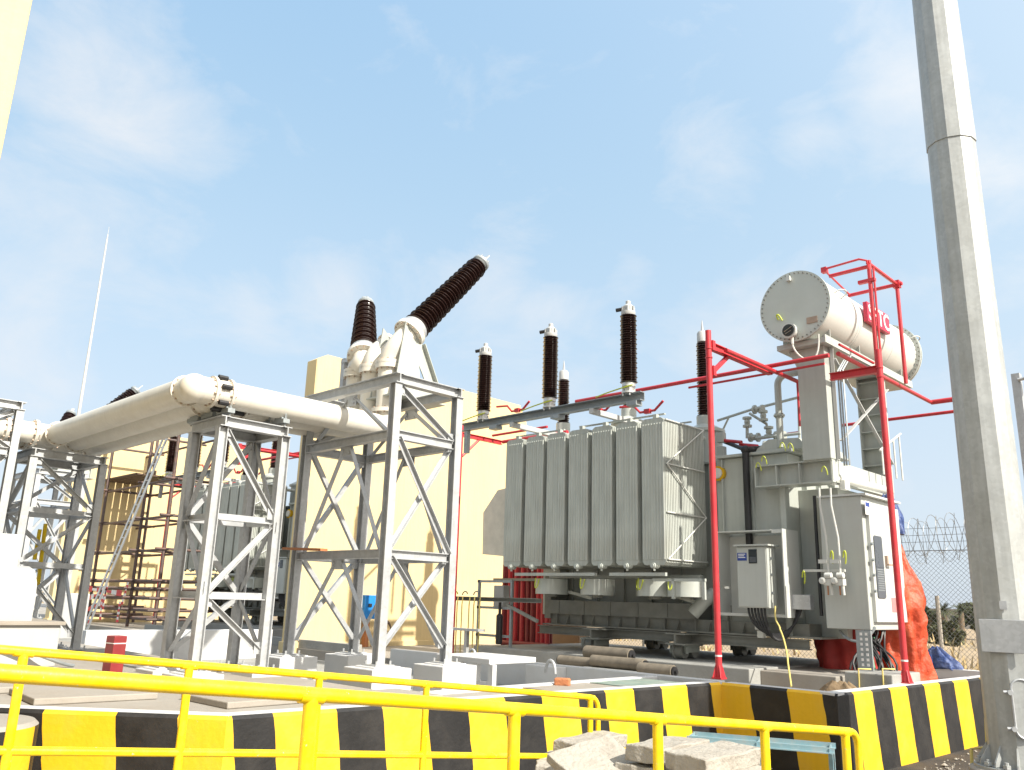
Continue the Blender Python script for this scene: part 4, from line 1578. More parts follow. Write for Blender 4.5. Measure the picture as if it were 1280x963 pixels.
# ------------------------------------------------------------------ arrester beam
def arrester_set(off, far):
    ox = off
    AYB = 12.42
    bt = thing('arrester_beam', (-11.4 + ox, AYB, 5.7), ('galvanized channel beam of the far bay behind the scaffolding' if far else 'long galvanized channel beam across the near transformer carrying three arresters'), 'beam')
    b0, b1 = at(577, 537, Y=AYB), at(803, 493, Y=AYB)
    zb_ = (b0.z + b1.z) / 2
    m = MB()
    m.beam((b0.x + ox, AYB, zb_), (b1.x + ox, AYB, zb_), .14, .17, 'C', t=.014)
    m.build('channel', GALVD, bt)
    m = MB()
    for u, v_ in ((642, 534), (742, 511)):
        x = at(u, v_, Y=AYB).x + ox
        m.beam((x, AYB - .08, zb_ - .14), (x, 14.6, zb_ - .14), .1, .1, 'box')
    m.split('cantilever_arm', WPAINT, bt)
    m = MB()
    x = at(584, 548, Y=AYB).x + ox
    m.bb((x - .05, AYB - .05, zb_ - .6), (x + .05, AYB + .05, zb_ - .09))
    for u in (620, 697, 793):
        x = at(u, 520, Y=AYB).x + ox
        m.box((x, AYB, zb_ - .13), (.22, .2, .08))
    m.split('bracket', GALVD, bt)
    for i, (u, v0, v1) in enumerate(((604, 519, 431), (687, 503, 406), (786, 484, 377))):
        c = at(u, v0, Y=AYB)
        c = V((c.x + ox, AYB, zb_ + .09))
        tz = at(u, v1, Y=AYB).z
        lab = ['brown ribbed surge arrester at the left end of the near channel beam', 'brown ribbed surge arrester midway along the near channel beam', 'brown ribbed surge arrester at the right end of the near channel beam'][i]
        if far:
            lab = ['brown arrester against the far cream wall beside the ladder', 'brown arrester seen through the shorter pipe tower, middle', 'brown arrester seen through the shorter pipe tower, right'][i]
        t = thing('surge_arrester', c, lab, 'arrester', 'surge arresters on channel beams')
        m = MB()
        m.lathe([(.14, 0), (.14, .03), (.09, .04), (.10, .12), (.13, .13), (.13, .2)], c, ZU, 18)
        for k in range(4):
            an = R(45 + 90 * k)
            m.tube([c + V((.11 * math.cos(an), .11 * math.sin(an), -.05)), c + V((.11 * math.cos(an), .11 * math.sin(an), .1))], .016, 6)
        m.build('base', ALU, t)
        m = MB()
        L = tz - .28 - (c.z + .2)
        sheds(m, c + V((0, 0, .2)), ZU, L, .168, .162, 29, .66)
        m.build('porcelain', PORC, t)
        m = MB()
        q = V((c.x, c.y, tz - .28))
        m.lathe([(.13, -.01), (.14, .02), (.14, .06), (.10, .08), (.11, .17), (.08, .2), (.05, .22), (.05, .28), (.02, .3)], q, ZU, 18)
        for k in range(6):
            an = R(60 * k)
            m.box(q + V((.12 * math.cos(an), .12 * math.sin(an), .1)), (.03, .03, .12))
        m.build('cap', WPAINT, t)
        m = MB()
        m.tube([q + V((-.1, -.05, .13)), q + V((-.22, -.1, .12))], .04, 8)
        m.build('terminal', BLK, t)
        m = MB()
        m.tube(bez(c + V((.16, -.1, .13)), c + V((.05, -.15, .1)), c + V((-.4, -.1, .08)), c + V((-.75, -.06, .03))), .013, 6)
        m.split('earth_wire', GREENY, t)


arrester_set(0, False)
arrester_set(-16.1, True)


# ------------------------------------------------------------------ red deluge pipework
dl = thing('deluge_pipework', (-6.6, 11.1, 1.0), 'red fire deluge pipework with two tall posts around the near transformer', 'fire pipes', 'red deluge pipework')
p1b = at(899, 849, Z=.985)
p1t = V((p1b.x, p1b.y, at(892, 412, Y=p1b.y).z))
p2b = at(1133, 855, Z=.99)
p2t = V((p2b.x, p2b.y, at(1100, 437, Y=p2b.y).z))
for b, t in ((p1b, p1t), (p2b, p2t)):
    m = MB()
    m.tube([b, t], .047, 18)
    for z in (t.z - .3, t.z - .45):
        m.lathe([(.053, -.012), (.058, -.01), (.058, .01), (.053, .012)], (b.x, b.y, z), ZU, 18)
    po = m.build('post', RED, dl)
    m = MB()
    m.box(b + V((0, 0, .012)), (.16, .16, .022))
    for k in range(4):
        an = R(45 + 90 * k)
        e1 = V((math.cos(an), math.sin(an), 0))
        m.extrude([(.044, 0), (.098, 0), (.05, .17)], b + V((0, 0, .022)) - e1.cross(ZU) * .006, b + V((0, 0, .022)) + e1.cross(ZU) * .006, e1, ZU)
    m.build('base_plate', RED, po)
    m = MB()
    m.lathe([(.047, -.012), (.05, -.012), (.05, .012), (.047, .012)], b + V((0, 0, .32)), ZU, 18)
    m.build('tape_band', TAPEW, po)
m = MB()
e_ = at(961, 464, X=p1b.x)
z = at(900, 438, X=p1b.x).z
ringY = at(961, 464, X=p1b.x).y
m.beam((p1b.x, p1b.y + .05, z), (p1b.x, ringY + .05, z), .09, .12, 'I')
m.beam((p1b.x, p1b.y + .06, z - .45), (p1b.x, p1b.y + .55, z - .08), .06, .06)
for zz in (z, z - .42):
    m.box((p1b.x, p1b.y + .06, zz), (.14, .08, .16))
# ring pipe along the transformer
zr = z + .09
xL = at(800, 492, Y=ringY).x
xR = at(1036, 443, Y=ringY).x
ra, rb = V((xL - 1.0, ringY, zr)), V((xR, ringY, zr))
m.tube([(xL, ringY, zr), (xR, ringY, zr)], .038, 12)
m.tube([(at(860, 489, Y=ringY).x, ringY + .03, zr - .12), (xR - .1, ringY + .03, zr - .12)], .022, 8)
a, b = at(908, 464, X=p1b.x + .12), at(998, 500, X=p1b.x + .12)
m.tube([(a.x, a.y, zr - .12), (a.x, b.y, zr - .12)], .038, 12)
m.tube([(a.x, b.y, zr - .12), (a.x, b.y, zr - .95)], .022, 8)
# branch over the conservator
x4 = at(1028, 447, Y=ringY).x
xb_ = -5.45
y4 = at(1165, 512, X=xb_).y
m.tube([(xb_, ringY, zr), (xb_, y4, zr)], .038, 12)
m.tube([(xb_ - .5, ringY + .1, zr), (xb_ - .05, y4 - 2.0, zr + .02)], .022, 8) if False else None
m.tube([(xb_, y4, zr), (xb_ + .8, y4, zr), (xb_ + .8, y4, zr)][:2], .05, 12)
zz = at(1110, 528, X=-5.6).z
m.tube([(-7.4, y4 + .2, zr - .2), (-4.5, y4 + .2, zr - .2)], .035, 10)
q = at(1097, 462, Y=p2b.y)
m.beam((p2b.x, p2b.y, q.z), (xb_ - .15, p2b.y, q.z), .09, .12, 'I')
m.tube([(xb_ + .12, p2b.y - .2, zr + .08), (xb_ + .12, p2b.y + 1.2, zr + .08)], .022, 8)
m.split('ring_pipe', RED, dl)
# cage around the conservator
m = MB()
xq = -5.30
yA, yB = at(1092, 400, X=xq).y, at(1127, 420, X=xq).y
ztA, ztB = at(1087, 334, X=xq).z, at(1120, 352, X=xq).z
ztop = (ztA + ztB) / 2
m.tube([(xq, yA, zr - .1), (xq, yA, ztop + .06)], .04, 10)
m.tube([(xq + .07, yA, zr - .1), (xq + .07, yA, ztop - .1)], .02, 8)
m.tube([(xq, yB, zr), (xq, yB, ztop)], .036, 10)
m.tube([(xq, yA - .05, ztop), (xq, yB + .1, ztop)], .035, 10)
m.tube([(xq + .1, yB, ztop), (at(1060, 362, Y=yB).x, yB, ztop)], .036, 10)
m.tube([(xq, yA, ztop - .05), (at(1037, 348, Y=yA).x, yA, ztop - .05)], .036, 10)
xe = at(1031, 343, Y=yA - .1).x
m.tube([(xq, yA - .03, ztop - .12), (xq - .0, yA - .1, ztop + .03), (xq - .12, yA - .13, ztop + .08), (xe, yA - .13, ztop + .06)], .02, 8)
m.tube([(xe, yA - .13, ztop + .05), (at(1062, 361, Y=yB).x, yB, ztop)], .018, 8)
m.box((xe, yA - .1, ztop + .05), (.1, .1, .1))
m.box((xq, yB, ztop), (.12, .12, .14))
m.box((xq - .06, yA, ztop - .32), (.3, .08, .06))
m.split('spray_cage', RED, dl)
# left riser near the tall tower and low header pipes
m = MB()
xl_ = at(577, 540, Y=12.6).x
zl_ = at(577, 530, Y=12.6).z
m.tube([(xl_, 12.6, .8), (xl_, 12.6, zl_)], .042, 12)
m.beam((xl_, 12.6, zl_ - .25), (xl_, 13.9, zl_ - .25), .08, .1, 'I')
m.tube([(xl_, 12.65, zl_ - .75), (xl_, 13.15, zl_ - .3)], .03, 8)
m.tube([(xl_, 13.6, zl_ - .12), (RX0 + .3, 13.6, zl_ - .12)], .03, 8)
m.tube([(xl_, 13.95, zl_ - .22), (RX0 + .6, 13.95, zl_ - .22)], .045, 8)
zq = at(700, 500, Y=13.2).z
for u in (640, 741, 800):
    c = at(u, 505, Y=13.3)
    m.tube([(c.x - .5, 13.3, c.z + .0), (c.x - .15, 13.3, c.z - .03), (c.x, 13.3, c.z - .18), (c.x + .35, 13.3, c.z - .18), (c.x + .55, 13.3, c.z - .02)], .026, 8)
    m.box((c.x + .18, 13.3, c.z - .18), (.13, .08, .09))
m.tube([(at(720, 503, Y=13.3).x, 13.3, at(786, 484, Y=13.3).z - .1), (xL, ringY, zr)], .04, 8)
for u, v_ in ((905, 551), (925, 556)):
    m.tube([at(u, v_, Y=14.4), at(u + 22, v_ + 2, Y=14.3)], .035, 8)
m.tube([at(940, 549, Y=15.2), at(1000, 541, Y=15.2)], .035, 8)
m.split('spray_pipe', RED, dl)
m = MB()
for u, yy in ((937, 17.2),):
    pass
xb2 = at(1034, 815, Y=17.0)
m.tube([(xb2.x, 17.0, .85), (xb2.x, 17.0, 6)], .06, 12)
m.lathe([(.14, 0), (.07, .25)], (xb2.x, 17.0, .85), ZU, 12)
m.build('rear_post', RED, dl)

# copies for the far bay
FB = V((-15.3, 0, 0))
copy_tree(tr, FB, label='grey power transformer of the far bay seen through the shorter pipe tower')
fdl = copy_tree(dl, FB, label='red deluge pipework of the far bay behind the pipe tower')
for ch in list(fdl.children):
    if ch.name.startswith('post'):
        for c2 in list(ch.children):
            bpy.data.objects.remove(c2)
        bpy.data.objects.remove(ch)

# plinths under the transformers
for ox, l1, l2 in ((0, 'grey concrete plinth under the wheels of the near transformer', 'smaller concrete plinth step under the right end of the near transformer'), (-15.3, 'grey concrete plinth under the far bay transformer', 'smaller plinth step under the far bay transformer')):
    m = MB()
    m.bb((-13.4 + ox, 12.6, .79), (-7.0 + ox, 16.6, 1.05))
    tag(m.build('plinth', CONCD, bevel=.015), l1, 'plinth')
    m = MB()
    m.bb((-6.998 + ox, 12.95, .79), (-5.75 + ox, 16.3, 1.02))
    tag(m.build('plinth', CONC, bevel=.015), l2, 'plinth')


# ------------------------------------------------------------------ handrails
def on_line(E, d, u):
    """point of the straight rail E + d*s seen in the vertical plane through picture column u at the rail"""
    best, bs = None, 0
    for i in range(0, 2400):
        s_ = -i * .005
        p = E + d * s_ - EYE
        cz = AX[2] * p.x + AY[2] * p.y + AZ[2] * p.z
        cx_ = AX[0] * p.x + AY[0] * p.y + AZ[0] * p.z
        if cz > .3:
            e_ = abs(CX + FPX * cx_ / cz - u)
            if best is None or e_ < best:
                best, bs = e_, s_
    return E + d * bs


def handrail(label, E, d, us, r, mid, start):
    t = thing('handrail', (E.x, E.y, 0), label, 'handrail', 'yellow tubular handrails')
    m = MB()
    s0 = E + d * start
    m.tube([s0, E], r, 18)
    rr = .11
    hd_ = V((d.x, d.y, 0)).normalized()
    pts = [E + hd_ * (rr * math.sin(a)) - ZU * (rr * (1 - math.cos(a))) for a in [R(15 * i) for i in range(7)]]
    low = E - ZU * mid
    pts2 = [low + hd_ * (rr * math.cos(a)) - ZU * (rr * math.sin(a)) + ZU * rr for a in [R(15 * i) for i in range(7)]]
    m.tube(pts + pts2, r * .92, 16)
    m.build('top_rail', YEL, t)
    m = MB()
    m.tube([s0 - ZU * mid, low], r * .98, 16)
    m.build('mid_rail', YEL, t)
    for u in us:
        p = on_line(E, d, u)
        m = MB()
        zg = max(-.02, p.z - 1.5)
        m.tube([V((p.x, p.y, zg)), p - ZU * .01], r * 1.03, 16)
        m.tube([p + d * .05 - ZU * r * .2, p - d * .05 - ZU * r * .2], r * 1.03, 16)
        m.build('post', YEL, t)
    return t


dA, dB = V((0.024, 0.994, -0.103)).normalized(), V((0.056, 0.993, -0.106)).normalized()
handrail('yellow tubular handrail running along in front of the striped wall, thinner looking', V((-5.144, 6.337, 1.157)), dA, (738, 533, 400, 237, 30), .0245, .507, -7.4)
hb = handrail('yellow tubular handrail nearest the camera with thick posts', V((-2.631, 6.082, 1.183)), dB, (1056, 955, 822, 643, 390), .0275, .53, -5.95)

# ------------------------------------------------------------------ stack of dusty kerb slabs
PV = [
    # px centre u,v of top, distance Y, size along X, along Y, thickness, yaw, tilt
    (738, 921, 7.15, .36, .85, .15, 6, (1, 0)),
    (744, 947, 6.55, .52, .74, .11, -14, (10, 24)),
    (836, 927, 7.05, .42, .84, .165, 3, (0, -2)),
    (893, 937, 6.85, .42, .84, .165, -3, (1, 2)),
    (812, 951, 6.95, .40, .66, .15, 8, (0, 0)),
    (906, 960, 6.85, .44, .74, .15, -1, (0, 2)),
    (705, 941, 7.0, .34, .5, .14, 12, (0, 0)),
    (690, 954, 6.6, .3, .3, .12, 35, (5, 6)),
    (716, 957, 6.7, .4, .5, .14, -12, (3, 2)),
]
PL = ['rear left pale kerb slab lying flat on the rubble stack', 'tilted dusty kerb slab leaning against the left of the stack', 'dusty kerb slab on top of the stack behind the yellow post', 'thick kerb slab topmost at the right end of the stack', 'brown edged kerb slab second from top in the middle of the stack', 'lower kerb slab beneath the thick right topmost one', 'lower left kerb slab beneath the rear left one', 'small broken kerb piece at the left foot of the stack', 'kerb slab half hidden low in the middle of the stack']
for (u, v_, yy, sx, sy, sz, yaw, (t1, t2)), lab in zip(PV, PL):
    yy, sx, sy, sz = yy * .86, sx * .86, sy * .86, sz * .74
    c = at(u, v_, Y=yy) - V((0, 0, sz / 2))
    rot = Matrix.Rotation(R(yaw), 3, 'Z') @ Matrix.Rotation(R(t1), 3, 'X') @ Matrix.Rotation(R(t2), 3, 'Y')
    m = MB()
    # box with a few cuts so that the bevelled edges wobble
    nx, ny = 4, 6
    grid = {}
    vs, fs = [], []
    rnd = random.Random(int(u * 7 + v_))
    for k, z in enumerate((-sz / 2, sz / 2)):
        for i in range(nx + 1):
            for j in range(ny + 1):
                e_ = (i in (0, nx)) or (j in (0, ny))
                jit = .012 if e_ else .004
                vs.append(c + rot @ V(((i / nx - .5) * sx + rnd.uniform(-jit, jit), (j / ny - .5) * sy + rnd.uniform(-jit, jit), z + rnd.uniform(-jit, jit) * .7)))
    def ix(k, i, j):
        return k * (nx + 1) * (ny + 1) + i * (ny + 1) + j
    for i in range(nx):
        for j in range(ny):
            fs.append((ix(1, i, j), ix(1, i + 1, j), ix(1, i + 1, j + 1), ix(1, i, j + 1)))
            fs.append((ix(0, i, j), ix(0, i, j + 1), ix(0, i + 1, j + 1), ix(0, i + 1, j)))
    for i in range(nx):
        fs.append((ix(0, i, 0), ix(0, i + 1, 0), ix(1, i + 1, 0), ix(1, i, 0)))
        fs.append((ix(0, i + 1, ny), ix(0, i, ny), ix(1, i, ny), ix(1, i + 1, ny)))
    for j in range(ny):
        fs.append((ix(0, 0, j + 1), ix(0, 0, j), ix(1, 0, j), ix(1, 0, j + 1)))
        fs.append((ix(0, nx, j), ix(0, nx, j + 1), ix(1, nx, j + 1), ix(1, nx, j)))
    m.add(vs, fs)
    o = m.build('kerb_slab', PAVER, loc=c, bevel=.011)
    tag(o, lab, 'concrete slab', 'dusty kerb slabs stacked by the handrail')
# ground level slabs carrying the stack
c = at(850, 952, Y=5.98)
for i, (dx, dy, w_, l_, yaw) in enumerate(((.09, .0, .78, .95, 14), (-.65, -.13, .52, .7, -10))):
    h = max(.1, c.z - .42)
    m = MB().box((0, 0, 0), (w_, l_, h), rot=Matrix.Rotation(R(yaw), 3, 'Z'))
    m.v = [p + V((c.x + dx, c.y + dy, h / 2)) for p in m.v]
    tag(m.build('kerb_slab', PAVER, loc=(c.x, c.y, 0), bevel=.02), ['bottom pile of kerb slabs under the right part of the stack', 'bottom pile of kerb slabs under the left part of the stack'][i], 'concrete slab', 'dusty kerb slabs stacked by the handrail')

# pale blue steel frame lying by the wall jog
fr = thing('frame_trestle', at(950, 950, Z=.1), 'rusty pale blue steel frame on legs before the wall jog', 'steel frame')
A_, B_ = at(858, 922, Y=9.1), at(1043, 941, Y=9.75)
zf_ = (A_.z + B_.z) / 2
A_, B_ = V((A_.x, A_.y, zf_)), V((B_.x, B_.y, zf_))
off = V((-.15, .38, 0))
m = MB()
m.beam(A_, B_, .05, .06, 'L')
m.build('rail', LBLUE, fr)
m = MB()
m.beam(A_ + off, B_ + off, .05, .06, 'L')
m.build('rail', LBLUE, fr)
for f in (.02, .5, .98):
    m = MB()
    p = A_.lerp(B_, f)
    m.beam(p, p + off, .045, .045, 'L')
    m.build('cross_bar', LBLUE, fr)
    for q in (p, p + off):
        m = MB()
        m.beam(V((q.x, q.y, 0)), V((q.x, q.y, zf_ - .03)), .05, .05, 'L')
        m.build('leg', LBLUE, fr)

# ------------------------------------------------------------------ big lighting pole
pb = at(1279, 962, Z=0.42)
pol = thing('high_mast_pole', pb, 'massive tapered galvanized mast pole at the right edge with an oval hatch', 'pole')
r_at = lambda z: .318 - .0058 * (z - .4)
NP = 12
rot0 = R(9)
def pring(z, r):
    return [V((pb.x + r * math.cos(rot0 + 2 * math.pi * i / NP), pb.y + r * math.sin(rot0 + 2 * math.pi * i / NP), z)) for i in range(NP)]
zj = at(1186, 178, X=pb.x).z
def psec(z0, z1, r0, r1, name):
    m = MB()
    a, b = pring(z0, r0), pring(z1, r1)
    m.add(a + b, [(i, (i + 1) % NP, NP + (i + 1) % NP, NP + i) for i in range(NP)])
    m.add(a, [tuple(range(NP))[::-1]])
    m.add(b, [tuple(range(NP))])
    m.build(name, POLEM, pol)
psec(.44, zj, r_at(.4), r_at(zj), 'lower_section')
psec(zj - .03, 24, r_at(zj) + .012, r_at(24) * .75, 'upper_section')
m = MB()
m.lathe([(.51, -.5), (.51, -.02), (.49, -.001)], pb, ZU, 40)
tag(m.build('pole_foundation', CONC), 'round pale concrete foundation under the mast pole', 'foundation')
m = MB()
m.lathe([(.46, 0), (.46, .03)], pb, ZU, 32)
bp_ = m.build('base_plate', POLEM, pol)
for k in range(12):
    an = rot0 + 2 * math.pi * k / 12
    e1 = V((math.cos(an), math.sin(an), 0))
    m = MB()
    m.extrude([(.31, 0), (.43, 0), (.42, .045), (.32, .2)], pb + V((0, 0, .04)) - e1.cross(ZU) * .008, pb + V((0, 0, .04)) + e1.cross(ZU) * .008, e1, ZU)
    m.build('gusset', POLEM, bp_)
    an += math.pi / 12
    m = MB()
    q = pb + V((math.cos(an), math.sin(an), 0)) * .405
    m.tube([q, q + ZU * .1], .022, 8)
    m.lathe([(.042, .04), (.042, .075)], q, ZU, 6)
    m.build('anchor_bolt', POLEM, bp_)
# direction of the face that looks at the camera
fn = V((-pb.x, -pb.y, 0)).normalized()
def facing(u, v_, turn):
    n = Matrix.Rotation(R(turn), 3, 'Z') @ fn
    sd_ = ZU.cross(n)
    z = at(u, v_, X=pb.x).z
    return n, sd_, V((pb.x, pb.y, z)) + n * (r_at(z) * .985)
n, sd_, c = facing(1268, 883, 12)
m = MB()
poly = []
for i in range(28):
    a = 2 * math.pi * i / 28
    px_, pz_ = .092 * math.cos(a), .092 * math.sin(a)
    poly.append((px_, pz_ + (.195 if pz_ > 0 else -.195)))
m.extrude(poly, c - n * .03, c + n * .022, sd_, ZU)
hat = m.build('hatch', POLEM, pol, bevel=.006)
m = MB()
ed = [c + n * .022 + sd_ * (a * 1.05) + ZU * (b * 1.02) for a, b in poly]
m.tube(ed, .012, 6, closed=True)
m.build('hatch_rim', GALV, hat)
for dz in (.16, -.2):
    m = MB()
    q = c + n * .03 - sd_ * .115 + ZU * dz
    m.tube([q - sd_ * .06, q + sd_ * .03], .018, 8)
    m.tube([q + sd_ * .0, q + sd_ * .0 + n * .04], .026, 8)
    m.build('hatch_bolt', GALV, hat)
n, sd_, c = facing(1253, 795, -4)
m = MB()
m.box((0, 0, 0), (.47, .02, .34))
rt = Matrix((sd_, n, ZU)).transposed()
m.v = [c + n * .03 + rt @ p for p in m.v]
m.build('mounting_plate', GALV, pol, bevel=.004)
n, sd_, c = facing(1252, 757, -2)
m = MB()
m.box((0, 0, 0), (.07, .01, .09))
m.v = [c + n * .012 + Matrix((sd_, n, ZU)).transposed() @ p for p in m.v]
m.build('small_plate', GALV, pol)
m = MB()
q = at(1237, 905, X=pb.x)
m.tube([V((pb.x - .30, pb.y - .02, .95)), V((pb.x - .32, pb.y - .02, .60)), V((pb.x - .49, pb.y, .56)), V((pb.x - .52, pb.y, .02)), V((pb.x - .9, pb.y + .1, .015))], .018, 8)
m.build('earth_wire', YCAB, pol)
ps_ = thing('galvanized_post', at(1290, 800, Y=15.6), 'slim galvanized post with a small lamp behind the mast at the right edge', 'post')
q0 = at(1270, 468, Y=15.6)
q1 = q0
m = MB()
m.beam((q1.x, 15.6, 0), (q1.x, 15.6, q0.z), .13, .13, 'box')
m.build('post_shaft', GALV, ps_, bevel=.006)
m = MB()
c = at(1272, 475, Y=15.5)
m.tube([c, c + V((.16, .02, .02))], .03, 8)
m.lathe([(.05, -.05), (.09, -.04), (.1, .06), (.04, .08)], c + V((.2, .02, 0)), (1, 0, .1), 14)
m.build('lamp_clamp', ALU, ps_)

# ------------------------------------------------------------------ thin mast, white kit at the left
q0 = at(131, 300, Y=24)
q1 = at(98, 520, Y=24)
ms = thing('lightning_mast', (q1.x, 24, 0), 'thin pale lightning mast rising far behind the sloping pipes', 'mast')
m = MB()
m.tube([(q1.x, 24, 0), (q1.x, 24, q1.z), (q1.x, 24, q0.z)], [.22, .135, .07], 16)
m.tube([(q1.x, 24, q0.z), (q1.x, 24, q0.z + .35)], .05, 10)
m.tube([(q1.x, 24, q0.z), (q1.x, 24, q0.z + 1.1)], .018, 6)
m.build('mast_shaft', mat('pale_mast_paint', (.46, .46, .44), .5), ms)

WXX = -12.6
kit = thing('white_equipment_skid', (WXX, 2.4, .955), 'white switchgear kit with a rounded drum and box at the left edge', 'equipment')
c0_, c1_ = at(-60, 800, X=WXX), at(74, 800, X=WXX)
zt0, zb0 = at(60, 782, X=WXX).z, .956
m = MB()
m.bb((WXX - 1.6, c0_.y - 1.0, zb0), (WXX, c1_.y, zt0))
m.build('base_box', WPAINT, kit, bevel=.02)
m = MB()
m.bb((WXX - 1.66, c0_.y - 1.0, zt0 + .001), (WXX + .05, c1_.y + .04, zt0 + .05))
m.build('base_slab', CONC, kit, bevel=.008)
zt1 = at(40, 712, X=WXX - .1).z
y1_ = at(47, 740, X=WXX - .1).y
m = MB()
m.extrude([(-.7, 0), (.7, 0), (.72, .25), (.66, .5), (.5, .66), (.2, .72), (-.2, .72), (-.5, .66), (-.66, .5), (-.72, .25)], V((WXX - .85, c0_.y - 1.0, zt0 + .051)), V((WXX - .85, y1_, zt0 + .051)), V((1, 0, 0)), V((0, 0, (zt1 - zt0) / .72)), sm=True)
m.build('rounded_cover', WPAINT, kit)
y2_ = at(25, 690, X=WXX - .4).y
zt2 = at(20, 668, X=WXX - .4).z
m = MB()
m.bb((WXX - 1.3, c0_.y - 1, zt1 - .1), (WXX - .4, y2_, zt2))
m.build('upper_box', CABW, kit, bevel=.015)
m = MB()
for k in range(2):
    m.tube(bez((WXX + .01, c1_.y - .5 - .3 * k, zb0 + .25), (WXX + .2, c1_.y - .4, zb0 + .3), (WXX + .25, c1_.y - .1, zb0 + .05), (WXX + .1, c1_.y + .2, zb0 + .02)), .022, 8)
m.split('hose', GALVD, kit)
cl = MB()
yl = 5.9
for u0, v0, u1, v1 in ((57, 655, 47, 735), (50, 662, 43, 700)):
    cl.tube([at(u0, v0, X=-16.9), at(u1, v1, X=-16.9)], .035, 8)
c = at(48, 790, X=-16.9)
tag(cl.build('yellow_marker_pole', YEL), 'thin yellow marker poles propped in the distant left tower', 'marker pole')
hy = thing('red_hydrant_box', at(134, 844, Z=.957), 'small red painted post box on the yard floor at left', 'hydrant box')
b0, b1 = at(126, 843, Z=.957), at(143, 843, Z=.957)
hh_ = at(135, 795, Y=b0.y).z
m = MB()
m.box(((b0.x + b1.x) / 2, b0.y + .12, (.957 + hh_) / 2), (.2, .17, hh_ - .957), rot=Matrix.Rotation(R(8), 3, 'Z'))
m.build('case', DRED, hy, bevel=.01)
m = MB()
m.box(((b0.x + b1.x) / 2, b0.y + .12, hh_ - .09), (.205, .175, .012), rot=Matrix.Rotation(R(8), 3, 'Z'))
m.build('band', TAPEW, hy)
cabx = thing('white_cubicle', at(95, 800, Z=.957), 'white kiosk cubicle behind the distant left tower', 'cubicle')
c = at(74, 770, Y=6.3)
m = MB()
m.bb((c.x - .16, 6.3, .957), (c.x + .16, 6.8, at(88, 742, Y=6.3).z))
m.build('case', WPAINT, cabx, bevel=.02)
m = MB()
m.bb((c.x - .13, 6.28, 1.1), (c.x + .13, 6.299, at(88, 748, Y=6.3).z))
m.build('door', CABW, cabx)
lw = MB()
a = at(150, 788, X=-17.4)
lw.bb((-17.4, 6.2, .6), (-17.6, at(340, 800, X=-17.4).y, a.z))
tag(lw.build('low_wall', WCONC, bevel=.01), 'low white wall behind the red box at left', 'wall')
lw = MB()
a = at(300, 792, Y=10.9)
lw.bb((-26.0, 10.9, .8), (-15.2, 11.05, a.z))
tag(lw.build('low_wall', CONCD, bevel=.01), 'low grey wall before the far bay transformer', 'wall')

# ------------------------------------------------------------------ scaffolding
SY0, SY1 = 11.4, 13.0
sc_ = thing('scaffolding', (-27, 12, .9), 'rusty tube scaffolding with a plank deck before the far cream wall', 'scaffold')
XS = [at(128, 650, Y=SY0).x, at(177, 650, Y=SY0).x, at(214, 620, Y=SY0).x]
ztp = at(143, 548, Y=SY0).z
for x in XS:
    for yy in (SY0, SY1):
        m = MB()
        m.tube([(x, yy, .82), (x, yy, ztp + (.6 if yy == SY0 else .2))], .055, 8)
        for k in range(5):
            m.lathe([(.055, -.05), (.06, 0), (.055, .05)], (x, yy, 1.8 + k * 1.3), ZU, 8)
        m.build('standard', STEELD, sc_)
lv = [at(180, v_, Y=SY0).z for v_ in (552, 607, 650, 690, 728, 738, 750, 765, 776)]
for z in lv:
    for yy in (SY0 + .05, SY1 - .05):
        m = MB()
        m.tube([(XS[0] - 1.2, yy, z), (XS[-1] + .3, yy, z + .05)], .042, 8)
        m.build('ledger', STEELD, sc_)
    for x in XS:
        m = MB()
        m.tube([(x + .05, SY0 - .3, z + .06), (x + .05, SY1 + .3, z + .06)], .042, 8)
        m.build('transom', STEELD, sc_)
zd = at(140, 598, Y=SY0).z
for k in range(6):
    m = MB()
    y = SY0 + .02 + k * .27
    m.bb((XS[0] - 1.0, y, zd - .02), (at(168, 600, Y=SY0).x, y + .24, zd + .03))
    m.build('plank', WOOD, sc_)
m = MB()
m.bb((XS[0] - 1.0, SY1, zd), (XS[0] + .2, SY1 + .04, zd + .5))
m.build('toe_board', WOOD, sc_)
ld = thing('ladder', at(105, 790, Y=10.9), 'pale aluminium ladder leaning steeply on the scaffolding', 'ladder')
l0, l1 = at(103, 790, Y=10.6), at(205, 545, Y=11.2)
sdv = V((.33, 0, 0))
for o_ in (V((0, 0, 0)), sdv):
    m = MB()
    m.beam(l0 + o_, l1 + o_, .035, .08)
    m.build('stile', ALU, ld)
for k in range(24):
    p = l0.lerp(l1, (k + .5) / 24)
    m = MB()
    m.tube([p, p + sdv], .018, 6)
    m.build('rung', ALU, ld)
tp_ = thing('warning_tape', at(140, 760, Y=11.2), 'red and white warning tape strung over the scaffolding foot', 'tape')
